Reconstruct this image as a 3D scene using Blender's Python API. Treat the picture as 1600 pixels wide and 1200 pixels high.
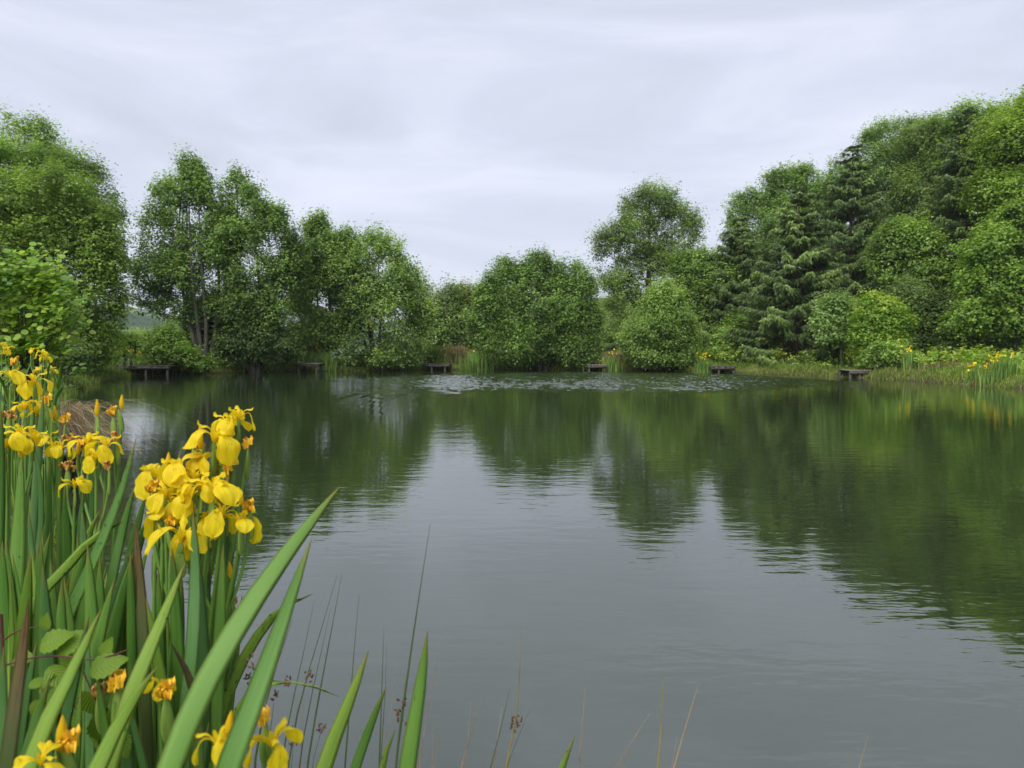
import bpy, math, random
import numpy as np
from mathutils import Vector, Matrix

# ------------------------------------------------------------------ camera, world, sun, exposure
SC = bpy.context.scene
for o in list(bpy.data.objects):
    bpy.data.objects.remove(o)
COL = SC.collection
R = math.radians
FPX, CAMH, HORIZON = 1109.0, 1.5, 543.0            # focal length in photo pixels, eye height over the water
TH = math.atan((600 - HORIZON) / FPX)

cam = bpy.data.cameras.new('camera')
cam.sensor_width = 36.0
cam.lens = FPX / 1600 * 36.0
cam.clip_start = 0.05
cam.clip_end = 9000
cam.dof.use_dof = True
cam.dof.focus_distance = 3.0
cam.dof.aperture_fstop = 8.0
cam_o = bpy.data.objects.new('camera', cam)
COL.objects.link(cam_o)
cam_o.location = (0, 0, CAMH)
cam_o.rotation_euler = (R(90) - TH, 0, 0)
SC.camera = cam_o

SUN_EL, SUN_AZ = R(50), R(205)                     # behind the camera's left shoulder, veiled by cloud
W = bpy.data.worlds.new('World')
SC.world = W
W.use_nodes = True
nt = W.node_tree
nt.nodes.clear()
def wn(t, **k):
    n = nt.nodes.new(t)
    for a, b in k.items():
        setattr(n, a, b)
    return n
w_out = wn('ShaderNodeOutputWorld')
w_bg = wn('ShaderNodeBackground')
w_bg.inputs['Strength'].default_value = 0.05
w_sky = wn('ShaderNodeTexSky', sky_type='NISHITA', sun_disc=False)
w_sky.sun_elevation = SUN_EL
w_sky.sun_rotation = SUN_AZ
w_tc = wn('ShaderNodeTexCoord')
w_map = wn('ShaderNodeMapping')
w_map.inputs['Scale'].default_value = (1.0, 1.0, 3.6)
w_n1 = wn('ShaderNodeTexNoise')
w_n1.inputs['Scale'].default_value = 2.1
w_n1.inputs['Detail'].default_value = 6
w_n1.inputs['Roughness'].default_value = 0.56
w_n1.inputs['Distortion'].default_value = 0.7
w_ramp = wn('ShaderNodeValToRGB')
el = w_ramp.color_ramp.elements
el[0].position, el[0].color = 0.34, (5.15, 5.45, 6.3, 1)
el[1].position, el[1].color = 0.68, (6.95, 7.2, 8.3, 1)
e = el.new(0.50); e.color = (5.75, 6.1, 7.2, 1)
w_mix = wn('ShaderNodeMixRGB')
w_mix.inputs['Fac'].default_value = 0.90
nt.links.new(w_tc.outputs['Generated'], w_map.inputs['Vector'])
nt.links.new(w_map.outputs['Vector'], w_n1.inputs['Vector'])
nt.links.new(w_n1.outputs['Fac'], w_ramp.inputs['Fac'])
nt.links.new(w_sky.outputs['Color'], w_mix.inputs['Color1'])
nt.links.new(w_ramp.outputs['Color'], w_mix.inputs['Color2'])
nt.links.new(w_mix.outputs['Color'], w_bg.inputs['Color'])
nt.links.new(w_bg.outputs['Background'], w_out.inputs['Surface'])

sun = bpy.data.lights.new('sun', 'SUN')
sun.energy = 1.5
sun.angle = R(55)
sun.color = (1.0, 0.96, 0.90)
sun_o = bpy.data.objects.new('sun', sun)
COL.objects.link(sun_o)
sd = Vector((math.sin(SUN_AZ) * math.cos(SUN_EL), math.cos(SUN_AZ) * math.cos(SUN_EL), math.sin(SUN_EL)))
sun_o.rotation_euler = (-sd).to_track_quat('-Z', 'Y').to_euler()
sun_o.location = sd * 60

SC.view_settings.view_transform = 'Standard'
SC.view_settings.look = 'None'
SC.view_settings.exposure = 1.42
SC.view_settings.gamma = 1.0
SC.view_settings.use_curve_mapping = False
SC.render.engine = 'CYCLES'
cy = SC.cycles
cy.max_bounces, cy.diffuse_bounces, cy.glossy_bounces, cy.transmission_bounces, cy.volume_bounces = 6, 3, 3, 4, 0
cy.caustics_reflective = cy.caustics_refractive = False
cy.use_denoising = True
cy.volume_step_rate = 4.0

# ------------------------------------------------------------------ helpers
rng = np.random.default_rng(11)
random.seed(11)
def P(px, py, Y):
    """world point that stands at world depth Y and is seen at photo pixel (px, py)"""
    u, v = (px - 800) / FPX, (600 - py) / FPX
    dy = math.cos(TH) + v * math.sin(TH)
    t = Y / dy
    return np.array((u * t, Y, CAMH + (v * math.cos(TH) - math.sin(TH)) * t))
def S(npx, Y):
    return npx * Y / FPX
def depth(py):
    """depth of the water surface seen at photo row py"""
    v = (600 - py) / FPX
    return CAMH / (math.sin(TH) - v * math.cos(TH)) * (math.cos(TH) + v * math.sin(TH))

def mesh_np(name, V, F, mat=None, uv=None, face_v=None, smooth=False):
    V = np.asarray(V, np.float32); F = np.asarray(F, np.int32)
    me = bpy.data.meshes.new(name)
    m, k = F.shape
    me.vertices.add(len(V)); me.vertices.foreach_set('co', V.ravel())
    me.loops.add(m * k); me.loops.foreach_set('vertex_index', F.ravel())
    me.polygons.add(m); me.polygons.foreach_set('loop_start', np.arange(0, m * k, k, dtype=np.int32))
    if smooth:
        me.polygons.foreach_set('use_smooth', np.ones(m, bool))
    if uv is not None:
        l = me.uv_layers.new(name='UVMap')
        l.data.foreach_set('uv', np.asarray(uv, np.float32)[F.ravel()].ravel())
    if face_v is not None:
        a = me.attributes.new('v', 'FLOAT', 'FACE')
        a.data.foreach_set('value', np.asarray(face_v, np.float32))
    if mat:
        me.materials.append(mat)
    me.update(calc_edges=True)
    me.validate()
    return me
def obj(name, me, parent=None, loc=None, kind=None, label=None, cat=None, group=None):
    o = bpy.data.objects.new(name, me)
    COL.objects.link(o)
    if parent is not None:
        o.parent = parent
    if loc is not None:
        o.location = loc
    if kind: o['kind'] = kind
    if label: o['label'] = label
    if cat: o['category'] = cat
    if group: o['group'] = group
    return o
def thing(name, loc, label, cat, group=None):
    return obj(name, None, None, loc, None, label, cat, group)

class MB:
    """collects quads of several shapes into one mesh"""
    def __init__(s):
        s.V, s.F, s.UV, s.A, s.n = [], [], [], [], 0
    def add(s, V, F, uv=None, a=0.5):
        V = np.asarray(V, float)
        s.V.append(V); s.F.append(np.asarray(F, int) + s.n); s.n += len(V)
        s.UV.append(np.zeros((len(V), 2)) if uv is None else np.asarray(uv, float))
        s.A.append(np.full(len(F), a) if np.isscalar(a) else np.asarray(a))
    def mesh(s, name, mat, origin=(0, 0, 0), smooth=True):
        return mesh_np(name, np.vstack(s.V) - np.asarray(origin), np.vstack(s.F), mat,
                       np.vstack(s.UV), np.concatenate(s.A), smooth)

def bez(pts, n):
    """smooth curve (Catmull-Rom) through points, n+1 samples"""
    p = np.asarray(pts, float)
    if len(p) == 2:
        t = np.linspace(0, 1, n + 1)[:, None]
        return p[0] * (1 - t) + p[1] * t
    k = np.concatenate([[0], np.cumsum(np.linalg.norm(np.diff(p, axis=0), axis=1) + 1e-9)])
    d = np.diff(p, axis=0) / np.diff(k)[:, None]
    h = np.diff(k)
    T = np.empty_like(p)
    T[1:-1] = (d[:-1] * h[1:, None] + d[1:] * h[:-1, None]) / (h[:-1] + h[1:])[:, None]
    T[0], T[-1] = 1.5 * d[0] - .5 * T[1], 1.5 * d[-1] - .5 * T[-2]
    x = np.linspace(0, k[-1], n + 1)
    i = np.clip(np.searchsorted(k, x, 'right') - 1, 0, len(p) - 2)
    t = ((x - k[i]) / h[i])[:, None]; hh_ = h[i][:, None]
    return ((1 + 2 * t) * (1 - t) ** 2 * p[i] + t * (1 - t) ** 2 * hh_ * T[i] + t * t * (3 - 2 * t) * p[i + 1] + t * t * (t - 1) * hh_ * T[i + 1])
def frames(path):
    T = np.gradient(path, axis=0)
    T /= np.linalg.norm(T, axis=1)[:, None] + 1e-12
    ref = np.array((0.31, 0.95, 0.05))
    N = np.cross(T, ref); N /= np.linalg.norm(N, axis=1)[:, None] + 1e-9
    return T, N, np.cross(T, N)
def tube(path, rad, sides=6):
    path = np.asarray(path, float); n = len(path)
    rad = np.broadcast_to(np.asarray(rad, float), (n,))
    T, N, B = frames(path)
    a = np.linspace(0, 2 * np.pi, sides, endpoint=False)
    V = path[:, None, :] + rad[:, None, None] * (np.cos(a)[None, :, None] * N[:, None, :] + np.sin(a)[None, :, None] * B[:, None, :])
    V = V.reshape(-1, 3)
    i, j = np.meshgrid(np.arange(n - 1), np.arange(sides), indexing='ij')
    j2 = (j + 1) % sides
    F = np.stack([i * sides + j, i * sides + j2, (i + 1) * sides + j2, (i + 1) * sides + j], -1).reshape(-1, 4)
    uv = np.stack([np.tile(a / (2 * np.pi), n), np.repeat(np.linspace(0, 1, n), sides)], -1)
    return V, F, uv
def grid_faces(nu, nv):
    i, j = np.meshgrid(np.arange(nu - 1), np.arange(nv - 1), indexing='ij')
    return np.stack([i * nv + j, i * nv + j + 1, (i + 1) * nv + j + 1, (i + 1) * nv + j], -1).reshape(-1, 4)
BOXF = np.array([(0, 3, 2, 1), (4, 5, 6, 7), (0, 1, 5, 4), (1, 2, 6, 5), (2, 3, 7, 6), (3, 0, 4, 7)])
def box(c, s, jitter=0.0):
    c = np.asarray(c, float); h = np.asarray(s, float) / 2
    V = np.array([(-1, -1, -1), (1, -1, -1), (1, 1, -1), (-1, 1, -1), (-1, -1, 1), (1, -1, 1), (1, 1, 1), (-1, 1, 1)]) * h + c
    return V + rng.normal(0, jitter, V.shape) if jitter else V
def unit(a):
    return a / (np.linalg.norm(a, axis=-1, keepdims=True) + 1e-9)
def rand_dirs(n):
    return unit(rng.normal(size=(n, 3)))

# ------------------------------------------------------------------ materials
def new_mat(name):
    m = bpy.data.materials.new(name)
    m.use_nodes = True
    t = m.node_tree
    t.nodes.clear()
    def N(kind, **k):
        n = t.nodes.new(kind)
        for a, b in k.items():
            if a in n.inputs.keys():
                n.inputs[a].default_value = b
            else:
                setattr(n, a, b)
        return n
    return m, N, t.links.new
def ramp(N, stops):
    r = N('ShaderNodeValToRGB')
    e = r.color_ramp.elements
    while len(e) < len(stops):
        e.new(0.5)
    for q, (p, c) in zip(e, stops):
        q.position = p; q.color = (*c, 1)
    return r
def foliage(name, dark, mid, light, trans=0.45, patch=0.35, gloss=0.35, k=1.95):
    dark, mid, light = [tuple(min(.6, q * k * kk) for q in c) for c, kk in ((dark, .68), (mid, 1.0), (light, 1.42))]  # widened tone spread puts lit tops and deep shade into the leaf colour
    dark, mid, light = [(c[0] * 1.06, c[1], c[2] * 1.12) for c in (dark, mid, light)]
    m, N, L = new_mat(name)
    at = N('ShaderNodeAttribute', attribute_name='v')
    geo = N('ShaderNodeNewGeometry')
    no = N('ShaderNodeTexNoise', Scale=patch, Detail=3.0)
    L(geo.outputs['Position'], no.inputs['Vector'])
    mx = N('ShaderNodeMath', operation='MULTIPLY_ADD')
    mx.inputs[1].default_value = 0.62
    L(at.outputs['Fac'], mx.inputs[0])
    mm = N('ShaderNodeMath', operation='MULTIPLY_ADD')
    mm.inputs[1].default_value = 1.15; mm.inputs[2].default_value = -0.36
    L(no.outputs['Fac'], mm.inputs[0]); L(mm.outputs[0], mx.inputs[2])
    r = ramp(N, [(0.05, dark), (0.5, mid), (0.95, light)])
    L(mx.outputs[0], r.inputs['Fac'])
    pb = N('ShaderNodeBsdfPrincipled', Roughness=0.45)
    pb.inputs['Specular IOR Level'].default_value = gloss
    L(r.outputs['Color'], pb.inputs['Base Color'])
    tr = N('ShaderNodeBsdfTranslucent')
    tc = N('ShaderNodeMixRGB', blend_type='MULTIPLY', Fac=1.0)
    tc.inputs['Color2'].default_value = (1.25, 1.25, 0.55, 1)
    L(r.outputs['Color'], tc.inputs['Color1']); L(tc.outputs['Color'], tr.inputs['Color'])
    ms = N('ShaderNodeMixShader', Fac=trans)
    L(pb.outputs[0], ms.inputs[1]); L(tr.outputs[0], ms.inputs[2])
    out = N('ShaderNodeOutputMaterial')
    L(ms.outputs[0], out.inputs['Surface'])
    return m
def plain(name, c1, c2, scale=8.0, rough=0.8, bump=0.0, stretch=(1, 1, 1), spec=0.3, detail=5.0):
    m, N, L = new_mat(name)
    tc = N('ShaderNodeTexCoord')
    mp = N('ShaderNodeMapping'); mp.inputs['Scale'].default_value = stretch
    no = N('ShaderNodeTexNoise', Scale=scale, Detail=detail, Roughness=0.6)
    L(tc.outputs['Object'], mp.inputs['Vector']); L(mp.outputs[0], no.inputs['Vector'])
    r = ramp(N, [(0.3, c1), (0.7, c2)])
    L(no.outputs['Fac'], r.inputs['Fac'])
    pb = N('ShaderNodeBsdfPrincipled', Roughness=rough)
    pb.inputs['Specular IOR Level'].default_value = spec
    L(r.outputs['Color'], pb.inputs['Base Color'])
    if bump:
        b = N('ShaderNodeBump', Strength=0.8, Distance=bump)
        L(no.outputs['Fac'], b.inputs['Height']); L(b.outputs[0], pb.inputs['Normal'])
    out = N('ShaderNodeOutputMaterial')
    L(pb.outputs[0], out.inputs['Surface'])
    return m

M = {}
M['alder'] = foliage('alder_leaves', (.042, .080, .016), (.078, .140, .026), (.125, .200, .042))
M['alder_b'] = foliage('alder_leaves_pale', (.055, .100, .020), (.100, .172, .034), (.155, .240, .052))
M['field'] = foliage('maple_leaves', (.045, .085, .010), (.085, .145, .018), (.130, .200, .030))
M['oak'] = foliage('oak_leaves', (.045, .078, .016), (.080, .132, .026), (.122, .185, .042))
M['ash'] = foliage('ash_leaves', (.055, .098, .026), (.095, .160, .042), (.145, .222, .064))
M['maple'] = foliage('sycamore_leaves', (.048, .092, .014), (.088, .155, .024), (.135, .215, .036))
M['bright'] = foliage('young_leaves', (.065, .130, .014), (.125, .220, .024), (.190, .295, .042))
M['olive'] = foliage('olive_leaves', (.060, .085, .014), (.108, .145, .022), (.160, .200, .038))
M['spruce'] = foliage('spruce_needles', (.026, .045, .013), (.050, .084, .021), (.098, .146, .034), trans=0.2, patch=0.5, gloss=0.25, k=2.2)
M['bush'] = foliage('bush_leaves', (.048, .090, .016), (.090, .155, .026), (.135, .212, .040))
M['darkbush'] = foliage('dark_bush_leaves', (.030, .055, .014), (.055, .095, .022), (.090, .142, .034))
M['grass'] = foliage('grass_blades', (.065, .110, .018), (.125, .200, .030), (.200, .265, .050), trans=0.3, patch=0.6, gloss=0.15, k=1.15)
M['drygrass'] = foliage('dry_grass_blades', (.110, .090, .042), (.215, .175, .085), (.36, .30, .165), trans=0.3, patch=1.5, gloss=0.15, k=1.1)
M['sedge'] = foliage('sedge_blades', (.11, .095, .04), (.21, .17, .085), (.34, .28, .16), trans=0.25, patch=2.5, gloss=0.2, k=1.1)
M['irisfar'] = foliage('far_iris_leaves', (.040, .080, .016), (.075, .140, .026), (.130, .210, .040), trans=0.3, patch=1.0)
M['bark'] = plain('bark', (.045, .040, .032), (.115, .100, .080), 5.0, 0.9, 0.02, (1, 1, .25))
M['birchbark'] = plain('pale_bark', (.070, .064, .052), (.190, .175, .145), 6.0, 0.85, 0.01, (1, 1, .3))
M['sprucebark'] = plain('spruce_bark', (.060, .042, .030), (.140, .100, .070), 6.0, 0.9, 0.02, (1, 1, .3))
M['wood'] = plain('weathered_wood', (.045, .042, .034), (.150, .138, .112), 3.0, 0.85, 0.004, (1.5, 9, 9))
M['woodgrey'] = plain('silvered_wood', (.110, .100, .082), (.270, .250, .215), 3.0, 0.85, 0.004, (1.5, 9, 9))
M['flower_far'] = plain('far_iris_petals', (.78, .56, .006), (.90, .70, .02), 9.0, 0.5)
M['blossom'] = plain('elder_blossom', (.60, .60, .48), (.78, .78, .66), 9.0, 0.7)

# ------------------------------------------------------------------ the pond's outline and the ground
SHORE = np.array([
    (14, -1.5), (6, -.1), (2.2, .75), (.9, 1.05), (.1, 1.2), (-.5, 1.35), (-1.0, 1.8), (-1.55, 2.7), (-2.55, 4.3), (-3.9, 6.0),
    (-5.6, 8.6), (-7.6, 11.5), (-10.5, 16), (-14, 22.5), (-17.0, 29), (-19.6, 36.3), (-20.8, 38.6), (-18, 40.6), (-14.5, 43),
    (-10, 45.6), (-5.5, 47.2), (0, 47.6), (5, 46.6), (9, 45.2), (12.2, 42.5), (14.6, 39.4), (16.8, 36.0), (17.9, 32.5), (18.3, 28.5), (18.9, 25.3),
    (21.5, 19), (25, 10), (22, 2)])
SHORE = SHORE[::-1]
def smooth_closed(p, k=6):
    n = len(p); out = []
    for i in range(n):
        a, b, c, d = p[i - 1], p[i], p[(i + 1) % n], p[(i + 2) % n]
        for t in np.linspace(0, 1, k, endpoint=False):
            out.append(0.5 * (2 * b + (c - a) * t + (2 * a - 5 * b + 4 * c - d) * t * t + (3 * b - a - 3 * c + d) * t ** 3))
    return np.array(out)
POLY = smooth_closed(SHORE, 5)
def shore_dist(x, y):
    """signed distance to the water's edge, positive on land"""
    p = np.stack([np.ravel(x), np.ravel(y)], -1)
    best = np.full(len(p), 1e9); ins = np.zeros(len(p), bool)
    n = len(POLY)
    for i in range(n):
        a, b = POLY[i], POLY[(i + 1) % n]
        ab = b - a
        t = np.clip(((p - a) @ ab) / (ab @ ab), 0, 1)
        d = np.linalg.norm(p - a - t[:, None] * ab, axis=1)
        best = np.minimum(best, d)
        c = ((a[1] > p[:, 1]) != (b[1] > p[:, 1]))
        with np.errstate(divide='ignore', invalid='ignore'):
            xi = (b[0] - a[0]) * (p[:, 1] - a[1]) / (b[1] - a[1]) + a[0]
        ins ^= c & (p[:, 0] < xi)
    return np.where(ins, -best, best)
def sstep(a, b, x):
    t = np.clip((x - a) / (b - a), 0, 1)
    return t * t * (3 - 2 * t)
def ground_z(x, y):
    x = np.ravel(np.asarray(x, float)); y = np.ravel(np.asarray(y, float))
    d = shore_dist(x, y)
    near = np.exp(-((x + .5) ** 2 + (y - .5) ** 2) / 60.0)
    top = 0.42 - 0.20 * near
    z = np.where(d > 0, -0.06 + (top + 0.06) * (1 - np.exp(-np.maximum(d, 0) / 0.40)) + 0.012 * np.maximum(d, 0).clip(0, 30),
                 np.maximum(-0.06 + 0.5 * d, -1.2))
    z += np.where(d > 0.3, 0.05 * np.sin(x * 1.7 + y * .6) * np.cos(y * 1.3 - x * .4) * np.minimum(1, d), 0)
    hill = sstep(3, 45, d) * sstep(5, 16, x + (y - 30) * .10) * 7.0 * (y > -20)
    z += hill
    r = np.hypot(x, y)
    left = sstep(4, -8, x + 0.0 * y)
    z -= left * sstep(14, 140, d) * 8.0
    th = np.arctan2(x, y)
    far = sstep(330, 1000, r) * (46 + 12 * np.sin(th * 9 + 1) + 6 * np.sin(th * 23)) + sstep(1100, 2400, r) * 40
    z += far * (0.35 + 0.65 * left)
    z += sstep(300, 420, r) * (4 * np.sin(x * .11) * np.sin(y * .093 + 1) + 3 * np.sin(x * .031 + y * .05))
    return z
def axis(lo, hi, step, fine, out):
    a = [np.arange(lo, hi + 1e-6, step)]
    a.append(np.arange(fine[0], fine[1], fine[2]))
    g, s, p, q = [], step, hi, lo
    while p < out:
        s *= 1.16; p += s; g.append(p)
    s = step
    while q > -out:
        s *= 1.16; q -= s; g.append(q)
    return np.unique(np.round(np.concatenate(a + [np.array(g)]), 4))
gx = axis(-40, 40, .6, (-9, 3, .2), 4200)
gy = axis(-6, 62, .6, (-.5, 12, .2), 4200)
GX, GY = np.meshgrid(gx, gy, indexing='ij')
gV = np.stack([GX.ravel(), GY.ravel(), ground_z(GX, GY)], -1)

m, N, L = new_mat('ground_turf')
geo = N('ShaderNodeNewGeometry')
n1 = N('ShaderNodeTexNoise', Scale=.55, Detail=6.0)
n2 = N('ShaderNodeTexNoise', Scale=9.0, Detail=6.0, Roughness=.7)
n3 = N('ShaderNodeTexNoise', Scale=.012, Detail=7.0, Roughness=.62)
for q in (n1, n2, n3): L(geo.outputs['Position'], q.inputs['Vector'])
r1 = ramp(N, [(.3, (.050, .085, .018)), (.55, (.085, .135, .026)), (.75, (.150, .150, .055))])
r2 = ramp(N, [(.30, (.035, .028, .018)), (.62, (.070, .055, .035))])
r3 = ramp(N, [(.40, (.022, .050, .016)), (.52, (.050, .090, .028)), (.58, (.110, .170, .050)), (.72, (.090, .120, .045))])
L(n1.outputs['Fac'], r1.inputs['Fac']); L(n2.outputs['Fac'], r2.inputs['Fac']); L(n3.outputs['Fac'], r3.inputs['Fac'])
sx = N('ShaderNodeSeparateXYZ'); L(geo.outputs['Position'], sx.inputs[0])
mud = N('ShaderNodeMapRange'); mud.inputs['From Min'].default_value = .16; mud.inputs['From Max'].default_value = .04
L(sx.outputs['Z'], mud.inputs['Value'])
mA = N('ShaderNodeMixRGB'); L(mud.outputs[0], mA.inputs['Fac']); L(r1.outputs[0], mA.inputs['Color1']); L(r2.outputs[0], mA.inputs['Color2'])
ln = N('ShaderNodeVectorMath', operation='LENGTH'); L(geo.outputs['Position'], ln.inputs[0])
fr = N('ShaderNodeMapRange'); fr.inputs['From Min'].default_value = 150; fr.inputs['From Max'].default_value = 320
L(ln.outputs['Value'], fr.inputs['Value'])
mB = N('ShaderNodeMixRGB'); L(fr.outputs[0], mB.inputs['Fac']); L(mA.outputs[0], mB.inputs['Color1']); L(r3.outputs[0], mB.inputs['Color2'])
pb = N('ShaderNodeBsdfPrincipled', Roughness=.95); pb.inputs['Specular IOR Level'].default_value = .1
L(mB.outputs[0], pb.inputs['Base Color'])
bp = N('ShaderNodeBump', Strength=.7, Distance=.04); L(n2.outputs['Fac'], bp.inputs['Height']); L(bp.outputs[0], pb.inputs['Normal'])
out = N('ShaderNodeOutputMaterial'); L(pb.outputs[0], out.inputs['Surface'])
M['ground'] = m
obj('ground', mesh_np('ground', gV, grid_faces(len(gx), len(gy)), M['ground'], smooth=True), kind='structure')

# ------------------------------------------------------------------ the water
m, N, L = new_mat('pond_water')
geo = N('ShaderNodeNewGeometry')
def wave(scale, det, rough, sx_, sy_, rot=0.0):
    mp = N('ShaderNodeMapping'); mp.inputs['Scale'].default_value = (sx_, sy_, 1); mp.inputs['Rotation'].default_value = (0, 0, rot)
    L(geo.outputs['Position'], mp.inputs['Vector'])
    w = N('ShaderNodeTexNoise', Scale=scale, Detail=det, Roughness=rough)
    L(mp.outputs[0], w.inputs['Vector'])
    return w
calm = wave(1.0, 3.0, .5, 2.4, 7.0, R(6))
swell = wave(1.0, 1.0, .5, .45, 1.5, R(-8))
small = wave(1.0, 2.0, .5, 6.0, 14.0, R(-5))
def scaled(n_out, k):
    a = N('ShaderNodeMath', operation='MULTIPLY'); L(n_out, a.inputs[0]); a.inputs[1].default_value = k
    return a.outputs[0]
def added(a_, b_):
    a = N('ShaderNodeMath', operation='ADD'); L(a_, a.inputs[0]); L(b_, a.inputs[1])
    return a.outputs[0]
hh = added(added(scaled(calm.outputs['Fac'], .0027), scaled(small.outputs['Fac'], .0008)), scaled(swell.outputs['Fac'], .003))
fine = wave(1.0, 2.0, .6, 9.0, 5.0, R(4))
ra = N('ShaderNodeAttribute', attribute_name='ripple')
fm = N('ShaderNodeMath', operation='MULTIPLY'); L(scaled(fine.outputs['Fac'], .010), fm.inputs[0]); L(ra.outputs['Fac'], fm.inputs[1])
hh = added(hh, fm.outputs[0])
bp = N('ShaderNodeBump', Strength=1.0, Distance=1.0); L(hh, bp.inputs['Height'])
tb = wave(.12, 4.0, .5, 1, 1)
cr = ramp(N, [(.3, (.018, .031, .011)), (.7, (.024, .034, .015))])
L(tb.outputs['Fac'], cr.inputs['Fac'])
pb = N('ShaderNodeBsdfPrincipled', Roughness=.015, IOR=2.2)
L(cr.outputs[0], pb.inputs['Base Color']); L(bp.outputs[0], pb.inputs['Normal'])
out = N('ShaderNodeOutputMaterial'); L(pb.outputs[0], out.inputs['Surface'])
M['water'] = m
# a breath of wind raises real ripples on a strip of water off the far bank; the rest lies nearly flat
wx = np.unique(np.concatenate([np.linspace(-34, -7, 7), np.arange(-7, 15.01, .08), np.linspace(15, 34, 5)]).round(4))
wy = np.unique(np.concatenate([np.linspace(-3, 23, 9), np.arange(23, 45.5, .062), np.linspace(45.5, 56, 4)]).round(4))
WX, WY = np.meshgrid(wx, wy, indexing='ij')
wr = np.random.default_rng(3)
hz = np.zeros_like(WX)
for k in range(34):
    lam = wr.uniform(.17, .36); a = R(90) + wr.normal(0, .50)
    hz += wr.uniform(.5, 1) * lam * np.sin((WX * math.cos(a) + WY * math.sin(a)) * 2 * math.pi / lam + wr.uniform(0, 6.28))
lump = sum(np.sin(WX * wr.uniform(.25, .9) + WY * wr.uniform(.1, .5) + wr.uniform(0, 6.3)) for k in range(6)) / 6
cx_ = 1.0 + (WX + 4) * 0
e1 = sstep(1.5, .5, ((WX - 4.2) / 10.2) ** 2 + ((WY - 33.5 - .10 * (WX - 4)) / 9.0) ** 2 + .25 * lump)
e2 = .32 * sstep(1.5, .3, ((WX + 3.4 - .02 * (WY - 27)) / 2.2) ** 2 + ((WY - 27) / 11.0) ** 2 + .4 * lump)
mask = np.maximum(e1, e2)
hz *= .0150 * mask
obj('water', mesh_np('water', np.stack([WX.ravel(), WY.ravel(), hz.ravel()], -1), grid_faces(len(wx), len(wy)), M['water'], smooth=True), kind='structure')
wa = bpy.data.meshes['water'].attributes.new('ripple', 'FLOAT', 'POINT')
wa.data.foreach_set('value', mask.ravel().astype(np.float32))

# ------------------------------------------------------------------ trees
def leaf_quads(C, D, Nn, Ln, Wd, fold=.18):
    """folded diamond leaves"""
    Sd = unit(np.cross(Nn, D)); Nn = np.cross(D, Sd)
    Ln = Ln[:, None]; Wd = Wd[:, None]
    V = np.stack([C - D * Ln * .5, C + Sd * Wd * .5 + Nn * Wd * fold + D * Ln * .06,
                  C + D * Ln * .5, C - Sd * Wd * .5 + Nn * Wd * fold + D * Ln * .06], 1).reshape(-1, 3)
    F = np.arange(len(C) * 4).reshape(-1, 4)
    return V, F
def leaf_tris(C, D, Nn, Ln, Wd):
    Sd = unit(np.cross(Nn, D)); Ln = Ln[:, None]; Wd = Wd[:, None]
    V = np.stack([C - D * Ln * .42 + Sd * Wd * .56, C - D * Ln * .30 - Sd * Wd * .60, C + D * Ln * .62], 1).reshape(-1, 3)
    return V, np.arange(len(C) * 3).reshape(-1, 3)
def crown_points(lobes, n_leaf, per=26, clump=.55, fill=.5, gap=.0, droop=0.0, rise=.55):
    """leaf centres gathered in clumps through the volume of ellipsoid lobes, denser towards the outside"""
    c = np.array([l[0] for l in lobes]); r = np.array([l[1] for l in lobes])
    wgt = (r[:, 0] * r[:, 2]) ** 1.0; wgt = wgt / wgt.sum()
    nc = max(8, int(n_leaf / per))
    k = rng.choice(len(lobes), nc * 2, p=wgt)
    d = rand_dirs(nc * 2)
    d[:, 2] = np.where(d[:, 2] < -.2, d[:, 2] * rng.choice([1, -1], nc * 2, p=[.62, .38]), d[:, 2])
    rad = 1 - np.abs(rng.normal(0, fill * .45, nc * 2))
    rad = np.clip(rad, .15, 1) + rng.normal(0, .05, nc * 2) + (rng.random(nc * 2) < .10) * rng.uniform(.05, .22, nc * 2)
    pts = c[k] + d * r[k] * rad[:, None]
    # thin out what lies deep in another lobe
    deep = np.zeros(nc * 2)
    for j in range(len(lobes)):
        q = np.linalg.norm((pts - c[j]) / r[j], axis=1)
        deep = np.maximum(deep, np.where(k != j, 1 - q, 0))
    keep = rng.random(nc * 2) > np.clip(deep * 2.2, 0, .92)
    if gap:
        f = np.sin(pts[:, 0] * 1.9 + 1) * np.sin(pts[:, 2] * 2.3 + pts[:, 1]) + np.sin(pts[:, 0] * .9 - pts[:, 2] * 1.4)
        keep &= ~((f > 1.0 - gap) & (rng.random(nc * 2) < .9))
    pts, d = pts[keep][:nc], d[keep][:nc]
    if clump > .3:
        ph = rng.uniform(0, 6.28, (2, 3)); kk3 = rng.normal(0, 1, (2, 3, 3))
        am = .085 * min(4.0, np.max(r))
        pts = pts + am * np.sin(pts @ kk3[0] * 1.1 + ph[0]) + am * .5 * np.sin(pts @ kk3[1] * 2.6 + ph[1])
    nc = len(pts)
    sz = clump * rng.uniform(.45, 1.5, nc)
    cnt = rng.integers(int(per * .6), int(per * 1.5) + 1, nc)
    idx = np.repeat(np.arange(nc), cnt)
    ax = unit(d * .75 + np.array((0, 0, rise)) + rng.normal(0, .35, (nc, 3)))
    along = np.clip(rng.normal(0, .62, len(idx)), -1.5, 1.5)
    thin = .34 * (1.15 - .45 * along)[:, None]
    off = ax[idx] * along[:, None] * sz[idx][:, None] + rng.normal(0, 1, (len(idx), 3)) * thin * sz[idx][:, None] * (1, 1, .7)
    off[:, 2] -= droop * np.linalg.norm(off[:, :2], axis=1)
    C = pts[idx] + off
    out = unit(d[idx] * .7 + unit(off) * .5)
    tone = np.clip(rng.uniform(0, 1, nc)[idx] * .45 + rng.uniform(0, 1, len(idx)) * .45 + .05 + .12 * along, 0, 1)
    return C, out, tone, pts
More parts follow.
